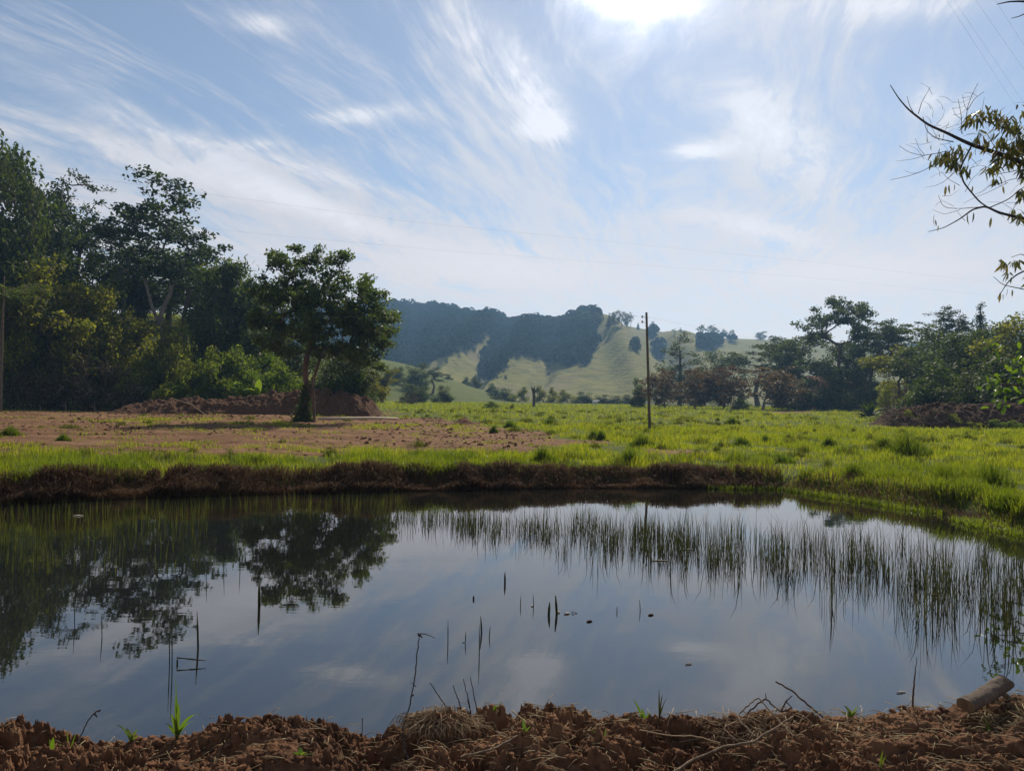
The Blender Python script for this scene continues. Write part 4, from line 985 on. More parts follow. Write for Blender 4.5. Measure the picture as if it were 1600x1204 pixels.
MAT['wild'] = leaf_mat('wild_tuft_blades', [(.030, .050, .010), (.060, .080, .014), (.10, .12, .02), (.13, .10, .04)], .42, (1.6, 1.6, .6))
field_tufts()
PE = np.array(POND[:17])        # far shoreline
def along_shore(n_, r, lo, hi, x0=-13, x1=8.5):
    seg = np.hypot(*np.diff(PE, axis=0).T); cs = np.concatenate([[0], np.cumsum(seg)]); t = r.uniform(0, cs[-1], n_)
    X = np.interp(t, cs, PE[:, 0]); Y = np.interp(t, cs, PE[:, 1])
    i = np.clip(np.searchsorted(cs, t)-1, 0, len(seg)-1); d = np.diff(PE, axis=0)[i]/seg[i][:, None]; nrm = np.stack([-d[:, 1], d[:, 0]], 1)
    o = r.uniform(lo, hi, n_); return X+nrm[:, 0]*o, Y+nrm[:, 1]*o, nrm, o
def shore_grass():
    r = np.random.default_rng(101)
    # brown dead fringe hanging over the water
    X, Y, nrm, o = along_shore(120000, r, -.12, .62)
    cl = fbm(X*1.1, Y*.5, 3, 81); k = (r.uniform(size=len(X)) < .95+.8*cl) & (r.uniform(size=len(X)) < 1-.92*smooth01((X-4.0)/3.4+.9*cl))
    X, Y, nrm, o, cl = X[k], Y[k], nrm[k], o[k], cl[k]
    hh = (.17+.16*smooth01(cl*1.8+.35)+.12*vnoise(X*3.1, Y*3.1, 9)+.05*vnoise(X*9, Y*9, 10))*(1+.25*(X < -4))
    dirs = np.concatenate([-nrm*.55*(1-o[:, None]/.62*.8), np.zeros((len(X), 1))], 1)
    V, Q = blades(np.stack([X, Y, np.maximum(ground_z(X, Y), -.02)], 1), hh, .0095, r, .5, dirs, .25)
    g = mesh_np('dead_bank_grass', V, Q, MAT['dead']); tag(g, 'reddish brown dead grass hanging along the far bank of the pond', 'grass', kind='stuff')
    # lush strip above it
    X, Y, nrm, o = along_shore(150000, r, .35, 3.6)
    cl = fbm(X*.6, Y*1.2, 4, 82, .6); dm = dirt_mask(X, Y)
    k = (r.uniform(size=len(X)) < smooth01((cl+.28-.10*o)*3.5)) & (r.uniform(size=len(X)) > dm*.9)
    X, Y, cl = X[k], Y[k], cl[k]
    V, Q = blades(np.stack([X, Y, ground_z(X, Y)-.01], 1), .10+.26*smooth01(cl*1.6+.2), .012, r, .55)
    g = mesh_np('lush_bank_grass', V, Q, MAT['lush']); tag(g, 'bright lush grass strip on top of the far pond bank', 'grass', kind='stuff')
    # creeping green growth over the right bank
    X, Y, nrm, o = along_shore(110000, r, -.35, 1.4); k = (X > 3.6) & (r.uniform(size=len(X)) < .02+.6*smooth01((X-3.6)/3.4)+1.4*fbm(X*1.2, Y*1.2, 3, 84)); X, Y = X[k], Y[k]
    V, Q = blades(np.stack([X, Y, np.maximum(ground_z(X, Y), 0)-.01], 1), .13, .012, r, .9)
    g = mesh_np('creeping_bank_grass', V, Q, MAT['lush']); tag(g, 'tangled low grass creeping into the water on the right bank', 'grass', kind='stuff')
shore_grass()
def slope_grass():
    r = np.random.default_rng(102); n_ = 70000
    X, Y = sample_field(n_, 58, 112, r); z = ground_z(X, Y); px, py = proj(X, Y, z)
    k = (((px > 180) & (px < 620)) | ((px > 1340) & (px < 1700))) & (z > .6) & (fbm(X*.3, Y*.3, 3, 91) > -.15); X, Y, z = X[k], Y[k], z[k]
    V, Q = blades(np.stack([X, Y, z-.02], 1), .55, .07, r, .6); g = mesh_np('slope_grass', V, Q, MAT['grass']); tag(g, 'rough grass on the slopes either side of the valley', 'grass', kind='stuff')
slope_grass()
def tussock(px, py, wpx, hpx, label, mat='tuss', group='dark tussocks standing in the field grass'):
    a = on(px, py, .30); D = a.y; r = np.random.default_rng(int(px*7+py)); s = D/F; W_ = wpx*s; H = hpx*s; n_ = 700
    q = r.normal(size=(n_, 2))*np.array([W_*.24, W_*.24]); q = np.clip(q, -W_*.36, W_*.36); q += np.array([W_*.3, W_*.25])*np.stack([vnoise(q[:, 0]*9/W_, q[:, 1]*3, 3), vnoise(q[:, 0]*2, q[:, 1]*9/W_, 4)], 1); z = gz(a.x, D)
    V, Q = blades(np.stack([q[:, 0], q[:, 1], np.full(n_, -.03)], 1), H*1.35*np.exp(-(q**2).sum(1)/(W_*.36)**2)+.04, .004+.0011*D*.5, r, .4, np.concatenate([q/max(W_, .1)*.6, np.zeros((n_, 1))], 1))
    o = mesh_np('grass_tussock', V, Q, MAT[mat]); o.location = (a.x, D, z); tag(o, label, 'grass tussock', group)
for t in [(1420, 714, 80, 34, 'largest tussock, a broad green clump in the right of the field'), (1382, 706, 30, 20, 'tussock just left of the broadest green clump'), (1336, 748, 44, 26, 'dark tussock on the bank crest above the right end of the brown fringe'),
          (1480, 762, 60, 32, 'tussock by the right bank, left of the tallest one'), (1552, 765, 74, 38, 'tall dark tussock near the water at the right edge'), (1296, 700, 26, 14, 'small tussock left of the broad green clump'),
          (1198, 694, 26, 12, 'round tussock right of the utility pole'), (1160, 697, 34, 12, 'ragged tussock beside the round one right of the pole'), (1005, 698, 50, 16, 'brownish tussock in front of the utility pole foot'),
          (928, 686, 18, 12, 'narrow tussock left of the utility pole'), (940, 688, 16, 13, 'narrow tussock nearest the pole on its left'), (860, 664, 38, 9, 'wide low tussock in the far field left of the pole'),
          (798, 668, 26, 9, 'tussock beside the small red soil mound'), (772, 674, 16, 9, 'small tussock right of the small red soil mound'), (1145, 663, 32, 9, 'dark tussock beyond the round one, far field'),
          (985, 728, 44, 24, 'bushy tussock on the bank top below the pole'), (850, 724, 50, 22, 'bushy tussock on the bank top in the middle'), (655, 726, 50, 20, 'bushy tussock on the bank top below the clearing'),
          (1580, 790, 50, 22, 'low tussock at the water edge of the right bank'), (1218, 722, 60, 12, 'flat tussock above the right half of the brown fringe'), (100, 690, 26, 9, 'small tuft on the left part of the clearing'), (18, 680, 40, 12, 'dark tuft at the left edge of the clearing'), (8, 640, 22, 10, 'tuft at the foot of the thin pale pole')]:
    tussock(*t)
# ------------------------------------------------------------------ reeds
def reed_bed():
    r = np.random.default_rng(200); P = []; Hh = []; W_ = []
    def add(n_, pxa, pxb, d0, h0, sd_):
        px = r.uniform(pxa, pxb, n_); f = (px-600)/1000
        D = np.interp(px, [0, 300, 620, 700, 1000, 1300, 1600, 1700], [12.2, 12.5, 12.6, 11.8, 10.7, 9.3, 8.3, 8.0])+d0+r.normal(size=n_)*sd_
        X = (px-800)/F*D; P.append(np.stack([X, D], 1)); Hh.append(np.full(n_, h0)*r.uniform(.5, 1.35, n_)); W_.append(np.full(n_, .0075))
    # clustered: choose tuft centres then stems
    tc_ = np.concatenate([590+1090*r.uniform(0, 1, 480)**.82, r.uniform(590, 1150, 230)])
    for c in tc_:
        n_ = int(min(26, 1+r.exponential(6))); px = c+r.normal(size=n_)*(3+n_*.45); base = np.interp(c, [590, 620, 700, 1000, 1300, 1600, 1700], [12.8, 12.5, 11.9, 10.8, 9.4, 8.4, 8.0])
        sd_ = np.interp(c, [590, 1000, 1300, 1680], [.45, .8, .95, .9]); D = base+r.normal()*sd_+r.normal(size=n_)*.08
        hh = np.interp(c, [590, 900, 1250, 1680], [.24, .30, .42, .46]); X = (px-800)/F*D
        P.append(np.stack([X, D], 1)); Hh.append(hh*r.uniform(.45, 1.35, n_)); W_.append(r.uniform(.005, .009, n_))
    P = np.concatenate(P); Hh = np.concatenate(Hh); W_ = np.concatenate(W_); n_ = len(P)
    V, Q = blades(np.concatenate([P, np.full((n_, 1), -.04)], 1), Hh, W_, r, .19)
    o = mesh_np('reed_bed', V, Q, MAT['reed']); tag(o, 'band of thin dark reeds standing in the middle of the pond', 'reeds', kind='stuff')
    n_ = 1700; px = r.uniform(-60, 640, n_); D = 12.4-np.abs(r.normal(size=n_))*2.0+np.interp(px, [0, 640], [-.2, 2.2]); D = np.maximum(D, 8.4)
    keep = (px < 330) | (D > 12.8); px, D = px[keep], D[keep]; n_ = len(px)
    V, Q = blades(np.stack([(px-800)/F*D, D, np.full(n_, -.03)], 1), .26, .0075, r, .12)
    o = mesh_np('sedge_bed', V, Q, MAT['reedgreen']); tag(o, 'sparse yellow green sedge in the shallow water along the left bank', 'sedge', kind='stuff')
reed_bed()
def reed(px, top, wl, label, dx_=0, w=.006, mat='reed', group='single reeds standing in open water', fold=None):
    w *= 1.25; b = on(px, wl, 0.); D = b.y; t_ = at(px+dx_, top, D); T = Tubes(4)
    d = t_-b; pts = [(0, 0, -.06), tuple(d*.5+Vector((d.x*.05, 0, 0))), tuple(d)]; rr = [w*.5, w*.5, w*.15]
    if fold:
        f = at(*fold, D)-b; pts = [(0, 0, -.06), tuple(d*.5), tuple(d), tuple(d*.5+f*.5), tuple(f)]; rr = [w*.5]*4+[w*.2]
    T.add(pts, rr); o = T.build('reed', MAT[mat]); o.location = b; tag(o, label, 'reed', group)
for a in [((310, 955, 1012, 'stout upright reed above the folded one, lower left', -2), dict(w=.012)), ((277, 1027, 1037, 'folded reed bent flat over the water, lower left'), dict(fold=(322, 1031.5), w=.010)),
          ((265, 968, 1040, 'left of two tall thin reeds close together, lower left'), {}), ((269, 975, 1052, 'right of two tall thin reeds close together, lower left'), {}),
          ((160, 955, 995, 'slender reed under the left tree reflection', -2), {}), ((117, 935, 978, 'slender reed farthest left in the tree reflection', -1), {}), ((405, 905, 948, 'pale tipped thick reed left of centre beside the big tree reflection', 0), dict(w=.02, mat='reedgreen')),
          ((322, 870, 905, 'thin reed left of the lone tree reflection', 2), {}), ((349, 845, 888, 'thin reed nearest the lone tree reflection on the left', 3), {}), ((375, 858, 892, 'reed between the pale tipped one and the bank'), {}),
          ((740, 930, 936, 'stubby reed tip alone in open water'), dict(w=.014)), ((789, 893, 911, 'dark thick reed tip alone below the reed band'), dict(w=.016)),
          ((700, 968, 1003, 'yellow tipped reed, leftmost of the small open water group'), dict(mat='reedgreen')), ((719, 1003, 1003.5, 'short leaning reed in the small open water group', 8), dict(fold=(728, 986))),
          ((749, 975, 1022, 'tallest reed of the small open water group', 0), {}), ((753, 962, 988, 'thick curved reed beside the tallest of the group', -2), dict(w=.011)), ((764, 978, 995, 'forked reed at the right of the small open water group', 2), {}),
          ((813, 930, 946, 'tiny upright reed left of the bent green one', 1), dict(mat='reedgreen')), ((834, 928, 947, 'small reed with a pale glint left of the bent green one', -1), dict(mat='reedgreen')),
          ((857, 940, 960, 'curved green reed of the bright central tuft', 2), dict(w=.018, mat='reedgreen')), ((876, 958, 958.5, 'bent green reed of the bright central tuft', -6), dict(w=.018, mat='reedgreen', fold=(868, 930))),
          ((894, 955, 958, 'folded reed lying right of the bright central tuft'), dict(fold=(907, 960))), ((964, 947, 956, 'short reed right of the bright central tuft'), {}), ((1001, 936, 954, 'thin y shaped reed right of centre', -2), {})]:
    reed(*a[0], **a[1])
def floaters_and_glints():
    r = np.random.default_rng(9)
    for px, py, L_, w, lab, m in [(1031, 876, .20, .018, 'pale stick floating among the reeds right of centre', 'plank'), (1075, 859, .14, .02, 'short pale stick floating beyond the other pale one', 'plank'), (921, 971, .05, .02, 'dark scrap floating right of the bright central tuft', 'twig'), (1017, 961, .05, .02, 'small scrap floating right of the y shaped reed', 'twig'),
                              (122, 806, .16, .03, 'pale scrap floating by the left bank', 'plank'), (1076, 1038, .05, .012, 'tiny straw floating in open water near the right cloud reflection', 'straw'), (886, 959, .05, .022, 'pale sliver imitating a white glint under the bright central tuft', 'plank'), (872, 957, .03, .02, 'tiny pale sliver imitating a glint left in the bright central tuft', 'plank'), (832, 947, .02, .015, 'pale sliver imitating a glint at the small reed left of the tuft', 'plank'), (1408, 1082, .07, .012, 'pale bent straw floating near the log', 'plank'), (1460, 930, .06, .03, 'yellow leaf floating in the right reeds', 'straw')]:  # pale slivers round the central tuft imitate white glints on the water
        b = on(px, py, 0); T = Tubes(4); T.add([(-L_/2, -.01, .004), (0, .004, .008), (L_/2, .01, .004)], [w*.3, w*.5, w*.25]); o = T.build('floating_stick_or_glint', MAT[m]); o.location = b; tag(o, lab, 'floating stick')
floaters_and_glints()
# ------------------------------------------------------------------ near bank
CX = [-3.4, -2.7, -2.45, -2.2, -1.95, -1.55, -1.30, -1.04, -.85, -.68, -.52, -.33, -.10, .13, .26, .45, .65, .99, 1.3, 1.65, 1.97, 2.3, 2.62, 3.2, 4.0]
CY = [1128, 1126, 1122, 1150, 1152, 1136, 1118, 1110, 1140, 1156, 1132, 1112, 1114, 1104, 1098, 1108, 1116, 1114, 1100, 1110, 1106, 1100, 1074, 1064, 1060]
YC = 3.95
CZ = [at(800+x/YC*F, y, YC).z for x, y in zip(CX, CY)]
def bank_z(X, Y):
    yc = YC+.10*vnoise(X*1.7, X*0, 301)
    cz = np.interp(X, CX, CZ); d = Y-yc
    front = cz-.03*smooth01(-d/.25)-.05*smooth01((-d-.3)/.6)+.17*fbm(X*2.2, Y*3.6, 4, 302)*smooth01(-d/.25)
    back = cz-1.0*smooth01(d/.55)*.9
    z = np.where(d < 0, front, back)
    q = .35*vnoise(X*9, Y*9, 320); w1, i1 = worley(X*7+q, Y*8+q, 321); w2, i2 = worley(X*19+q*2, Y*21-q, 322); w3, i3 = worley(X*48, Y*50, 323)
    am = .35+1.1*smooth01(fbm(X*1.6, Y*2.2, 3, 350)*1.6+.5); z0 = z
    z = z+.050*(i1-.45)*np.clip(1.25-w1*1.6, 0, 1)+.024*(i2-.3)*np.clip(1.3-w2*1.7, 0, 1)+.009*(i3-.3)*np.clip(1.3-w3*1.6, 0, 1)
    z = z+.060*(.4-np.abs(fbm(X*5, Y*6.5, 6, 313, .66))*2)+.020*(.3-np.abs(fbm(X*30, Y*32, 4, 330, .7)))+.016*fbm(X*60, Y*62, 3, 340, .7)
    z = z0+(z-z0)*am
    return z-.030
def near_bank():
    x = np.linspace(-4.4, 5.0, 1500); y = np.concatenate([np.linspace(1.2, 3.0, 60), np.linspace(3.007, 4.15, 240), np.linspace(4.16, 4.75, 40)])
    X, Y = np.meshgrid(x, y); Z = bank_z(X, Y)
    o = mesh_np('near_bank', np.stack([X, Y, Z], -1), [grid_faces(len(y), len(x))], MAT['bank'], smooth=True); tag(o, kind='structure')
near_bank()
def bz(x, y): return float(bank_z(np.array([x]), np.array([y]))[0])
def clods():
    r = np.random.default_rng(400); VV = []; QQ = []; c = 0
    # a coarse lump: subdivided octahedron with noise
    base = np.array([(1, 0, 0), (-1, 0, 0), (0, 1, 0), (0, -1, 0), (0, 0, 1), (0, 0, -1)], float); tr = [(0, 2, 4), (2, 1, 4), (1, 3, 4), (3, 0, 4), (2, 0, 5), (1, 2, 5), (3, 1, 5), (0, 3, 5)]
    def subd(V, T_):
        V = [tuple(v) for v in V]; mp = {}; o = []
        def mid(a, b):
            k = (min(a, b), max(a, b))
            if k not in mp: v = (np.array(V[a])+np.array(V[b]))/2; V.append(tuple(v/np.linalg.norm(v))); mp[k] = len(V)-1
            return mp[k]
        for a, b, c_ in T_: ab, bc, ca = mid(a, b), mid(b, c_), mid(c_, a); o += [(a, ab, ca), (ab, b, bc), (ca, bc, c_), (ab, bc, ca)]
        return np.array(V), o
    V0, T0 = subd(*subd(base, tr)); T0 = np.array(T0)
    for i in range(9000):
        X = r.uniform(-3.0, 3.6); Y = r.uniform(3.05, 4.05); s = .0025+.016*r.uniform()**6
        f = 1+.6*vnoise(V0[:, 0]*1.4+i, V0[:, 1]*1.4+V0[:, 2]*1.7, i)*2+.6*vnoise(V0[:, 0]*4+i, V0[:, 1]*4+V0[:, 2]*3, i)
        V = V0*f[:, None]*s*np.array([r.uniform(.8, 1.7), r.uniform(.7, 1.3), r.uniform(.5, .9)]); a = r.uniform(0, 6.28); ca, sa = math.cos(a), math.sin(a)
        V = np.stack([V[:, 0]*ca-V[:, 1]*sa, V[:, 0]*sa+V[:, 1]*ca, V[:, 2]], 1)+np.array([X, Y, bz(X, Y)+s*.15])
        VV.append(V); QQ.append(T0+c); c += len(V)
    o = mesh_np('soil_clods', np.concatenate(VV), [np.concatenate(QQ)], MAT['bank'], smooth=False); tag(o, 'crumbled red soil clods covering the near bank', 'soil', kind='stuff')
clods()
def litter():
    r = np.random.default_rng(401); T = Tubes(4)
    for i in range(2600):
        X = r.uniform(-.6, 3.4) if r.uniform() < .8 else r.uniform(-3, -.6); Y = r.uniform(3.1, 4.05); L_ = r.uniform(.02, .13); a = r.uniform(0, 6.28); z = bz(X, Y)+r.uniform(.004, .03)
        d = np.array([math.cos(a), math.sin(a)*.8, r.normal()*.18])*L_/2; p = np.array([X, Y, z]); T.add([p-d, p+np.array([0, 0, r.uniform(0, .01)]), p+d], r.uniform(.0009, .0022))
    o = T.build('straw_litter', MAT['straw']); tag(o, 'bits of straw and root litter scattered over the near bank', 'straw', kind='stuff')
litter()
def stick(name, pts, r_, label, mat='twig', D=3.85, group=None, subs=(), cat='twig'):
    """pts in photo pixels with distance"""
    P = [at(p[0], p[1], p[2] if len(p) > 2 else D) for p in pts]; b = P[0].copy(); T = Tubes(6)
    n_ = len(P); fine_ = []; 
    tt = np.linspace(0, n_-1, n_*4); A = np.array([tuple(p-b) for p in P]); rr = np.interp(tt, range(n_), r_ if hasattr(r_, '__len__') else [r_]*n_)
    Q = np.stack([np.interp(tt, range(n_), A[:, j]) for j in range(3)], 1); k = np.array([.25, .5, .25]); Q[1:-1] = Q[:-2]*.25+Q[1:-1]*.5+Q[2:]*.25
    rs = np.random.default_rng(int(abs(pts[0][0])+abs(pts[0][1]))); Q[1:-1] += rs.normal(size=Q[1:-1].shape)*.0015
    T.add(Q, rr)
    for s in subs:
        SP = np.array([tuple(at(p[0], p[1], p[2] if len(p) > 2 else D)-b) for p in s[0]]); T.add(SP, np.linspace(s[1], s[1]*.4, len(SP)))
    o = T.build(name, MAT[mat]); o.location = b; tag(o, label, cat, group); return o
stick('dead_twig', [(645, 1204, 3.55), (630, 1160, 3.7), (630, 1130, 3.8), (640, 1105, 3.85), (648, 1060), (652, 1020), (655, 992)], [.004, .004, .0038, .0035, .0032, .003, .0028], 'tall dark dead stem with a bent tip rising from the near bank', 'darktwig', 3.9, None, [([(655, 994), (652, 989), (665, 990), (680, 996)], .004), ([(655, 990), (660, 996)], .006), ([(650, 1072), (642, 1065)], .0025), ([(646, 1085), (641, 1088)], .005)], 'stem')
stick('dead_twig', [(122, 1160, 3.85), (128, 1145), (137, 1125), (147, 1113), (157, 1109)], [.003, .003, .003, .003, .003], 'dark dried seedling leaning right on the near bank, lower left', 'darktwig', 3.9, None, [([(147, 1113), (152, 1120)], .006), ([(150, 1111), (158, 1108)], .004)], 'stem')
stick('dead_twig', [(1288, 1122), (1262, 1100), (1236, 1078), (1212, 1064)], [.005, .005, .0045, .004], 'dark straight twig leaning left near the right reed reflections', 'twig', 3.95)
stick('dead_twig', [(1238, 1105), (1222, 1112), (1205, 1100), (1197, 1090), (1180, 1103), (1160, 1120)], .004, 'angular dark twig lying left of the straight leaning one', 'twig', 3.9, None, [([(1220, 1112), (1228, 1095), (1238, 1086)], .005), ([(1228, 1095), (1238, 1106)], .004), ([(1197, 1090), (1196, 1082)], .003)])
stick('fallen_branch', [(1045, 1210, 3.35), (1080, 1188, 3.45), (1130, 1165, 3.5), (1175, 1160, 3.55), (1205, 1140, 3.62), (1240, 1118, 3.75)], [.006, .006, .0055, .005, .005, .004], 'long curved pale branch lying across the near bank', 'palebark' if False else 'wood', 3.5, None, [([(1175, 1160, 3.55), (1160, 1155, 3.56), (1120, 1150, 3.6)], .003)], 'branch')
stick('fallen_branch', [(720, 1182, 3.45), (770, 1170, 3.5), (812, 1148, 3.6), (830, 1125, 3.75)], [.005, .005, .004, .003], 'brown branch lying right of the straw clump', 'wood', 3.5, None, [([(775, 1143, 3.7), (806, 1150, 3.65)], .004)], 'branch')
stick('dead_twig', [(1180, 1150, 3.6), (1150, 1120, 3.8), (1170, 1100, 3.85), (1184, 1088, 3.9), (1200, 1106, 3.85), (1240, 1150, 3.6)], .0035, 'thin forked root arching over the near bank', 'wood', 3.8)
stick('dead_twig', [(1000, 1140, 3.65), (1040, 1148, 3.62), (1090, 1150, 3.62), (1125, 1160, 3.58)], .0028, 'thin straw coloured twig lying left of the long curved branch', 'straw', 3.6)
stick('dead_twig', [(800, 1110, 3.85), (815, 1122, 3.8), (838, 1140, 3.7)], .0035, 'short pale root sloping down right of the straw clump', 'straw', 3.8)
stick('dead_reed', [(1425, 1103, 3.95), (1428, 1080, 3.95), (1429, 1055, 3.95), (1432, 1025, 3.95)], [.005, .0045, .003, .001], 'single brown pointed blade rising from the bank left of the log', 'twig', 3.95, None, (), 'stem')
stick('dead_reed', [(565, 1152, 3.95), (566, 1135, 3.95), (566, 1121, 3.95)], .0022, 'short dark stem alone in the dip of the near bank', 'darktwig', 3.95, None, (), 'stem')
for i, (a, b, c, d, lab) in enumerate([(725, 1122, 708, 1070, 'leftmost of the slanting dark stems above the straw clump'), (737, 1122, 724, 1060, 'tallest of the slanting dark stems above the straw clump'), (748, 1130, 735, 1057, 'rightmost of the slanting dark stems above the straw clump'),
                                       (706, 1120, 672, 1066, 'long stem slanting left above the straw clump'), (735, 1118, 730, 1092, 'short stem between the slanting dark ones')]):
    stick('dead_reed', [(a, b, 3.9), ((a+c)/2+1, (b+d)/2, 3.92), (c, d, 3.95)], [.003, .0028, .002], lab, 'darktwig', 3.9, 'slanting dark stems above the straw clump', (), 'stem')
def straw_clump():
    r = np.random.default_rng(55); T = Tubes(4); c = at(690, 1140, 3.8); z0 = bz(c.x, 3.8)
    for i in range(650):
        a = r.uniform(0, 6.28); rr = .14*r.uniform()**.5; b = np.array([rr*math.cos(a)*1.4, rr*math.sin(a)*.8, 0]); a2 = a+r.normal()*1.1; out = np.array([math.cos(a2)*1.2, math.sin(a2)*.8, 0])*r.uniform(.01, .09); h = r.uniform(.02, .10)*max(.2, 1.15-rr*5)
        T.add([b*.7, b*.8+np.array([0, 0, h]), b+out*.7+np.array([0, 0, h*.9]), b+out+np.array([0, 0, h*.3-.01])], r.uniform(.0007, .0016))
    o = T.build('straw_clump', MAT['straw']); o.location = (c.x, 3.8, z0+.0); tag(o, 'mound of matted dry straw on the near bank crest', 'straw clump')
    for px, py, w, n_, lab in [(1180, 1128, .3, 260, 'tangle of dry roots and straw right of centre on the near bank'), (1590, 1120, .22, 200, 'ragged dry straw at the right edge of the near bank')]:
        c = at(px, py, 3.8); T = Tubes(4)
        for i in range(n_):
            X = c.x+r.uniform(-1, 1)*w*.8; Y = 3.8+r.uniform(-.1, .1); a = r.uniform(0, 6.28); L_ = r.uniform(.03, .16); z = bz(X, min(Y, 4.0))+r.uniform(0, .03); d = np.array([math.cos(a), math.sin(a), r.normal()*.4])*L_/2
            p = np.array([X-c.x, Y-3.8, z]); T.add([p-d, p+r.normal(size=3)*.008, p+d], r.uniform(.0008, .002))
        o = T.build('straw_tangle', MAT['straw']); o.location = (c.x, 3.8, 0); tag(o, lab, 'straw tangle')
straw_clump()
def sprout(px, py, D, bl, label, mat='leafgreen', name='grass_sprout', cat='grass sprout'):
    """bl: list of (dx px, dy px up, width px, droop)"""
    b = at(px, py, D); s = D/F; r = np.random.default_rng(int(px)); VV = []; QQ = []; c = 0
    b.z = bz(b.x, b.y)-.005 if py > 1090 else b.z
    for dx_, dy_, w, dr in bl:
        V = []; n_ = 9
        for t in np.linspace(0, 1, n_):
            x = dx_*s*(t**1.4); z = dy_*s*(t-dr*t**3)/(1-dr if dr < .8 else .5); y = r.uniform(-.2, .2)*0+.02*t*math.sin(dx_); ww = w*s*.5*max(.03, (math.sin(math.pi*min(1, t*.85+.15))**.8)); an = .5
            V += [(x-ww*math.cos(an), y-ww*math.sin(an), z), (x+ww*.1, y, z-ww*.25), (x+ww*math.cos(an), y+ww*math.sin(an), z)]
        for i in range(n_-1):
            k = c+i*3; QQ += [(k, k+1, k+4, k+3), (k+1, k+2, k+5, k+4)]
        VV += V; c += len(V)
    o = mesh_np(name, VV, [np.array(QQ)], MAT[mat], smooth=True); o.location = b; tag(o, label, cat); return o
sprout(277, 1142, 3.92, [(-3, 70, 6, .1), (-8, 40, 6, .2), (4, 55, 6, .1), (38, 36, 7, .45), (26, 26, 4, .3), (-14, 22, 5, .2), (10, 18, 5, .2), (-2, 100, 2, .02), (-22, 24, 3, .3)], 'tall green grass sprout on the near bank crest, lower left')
sprout(108, 1160, 3.85, [(-14, 30, 4, .3), (8, 42, 2, .2), (-6, 46, 2, .3), (-26, 22, 4, .2), (30, 10, 4, .2)], 'thin pale grass beside the dried seedling')
sprout(205, 1146, 3.9, [(-10, 22, 5, .3), (8, 20, 4, .3), (16, 14, 4, .3), (-26, 30, 3, .4), (2, 16, 5, .2)], 'short grass between the dried seedling and the tall sprout')
sprout(160, 1158, 3.75, [(-6, 22, 5, .2), (10, 18, 5, .3), (-18, 14, 4, .3), (22, 10, 4, .3)], 'small bright grass tuft low on the left of the near bank')
sprout(82, 1160, 3.75, [(-6, 24, 5, .2), (4, 30, 6, .1), (-14, 10, 4, .3)], 'bright grass tuft nearest the lower left corner')
sprout(470, 1172, 3.55, [(-14, 8, 7, .4), (12, 8, 6, .4), (-4, 12, 7, .3), (24, 6, 5, .4)], 'flat bright leaves on the soil below the left soil hump')
sprout(1008, 1112, 3.95, [(-20, 52, 5, .15), (6, 30, 7, .25), (-4, 34, 9, .1), (20, 22, 8, .3), (14, 12, 6, .3), (-44, 0.5, 3, 0)], 'green grass sprout with white highlights on the crest, centre right')
sprout(1030, 1115, 3.95, [(4, 42, 3, .05), (-2, 50, 3, .05), (8, 20, 5, .1), (12, 36, 2, .1)], 'thin dark stems beside the centre right sprout', 'reed')
sprout(945, 1148, 3.6, [(-26, 26, 5, .2), (-20, 6, 4, .3), (2, 22, 3, .3), (14, 10, 3, .3), (-8, 14, 4, .2)], 'grass sprout on the soil below the centre right crest')
sprout(1330, 1108, 3.92, [(-12, 18, 5, .4), (12, 14, 8, .3), (-4, 14, 8, .3), (16, 20, 6, .4), (-18, 8, 6, .4), (4, 8, 7, .3)], 'small leafy weed on the crest right of the straight twig')
sprout(1375, 1170, 3.5, [(8, 34, 6, .1), (14, 26, 5, .2), (-6, 12, 4, .3), (4, 16, 6, .2)], 'bright upright grass blade on the right part of the near bank')
sprout(1545, 1112, 3.75, [(0, 34, 5, .05), (-14, 44, 3, .1), (8, 16, 5, .2), (-10, 18, 5, .2), (-44, 22, 5, .15), (46, 20, 7, .1), (20, 10, 5, .2)], 'grass sprout growing in front of the log')
sprout(1225, 1130, 3.7, [(14, 22, 6, .2), (-6, 12, 4, .2), (6, 10, 4, .3)], 'single green leaf in the root tangle')
sprout(820, 1165, 3.6, [(-4, 24, 6, .1), (-8, 12, 4, .2), (10, 14, 4, .3)], 'green blade right of the brown branch')
sprout(772, 1114, 3.9, [(0, 12, 8, .2), (-6, 8, 4, .2), (14, 14, 3, .3)], 'broad pale leaf beside the straw clump')
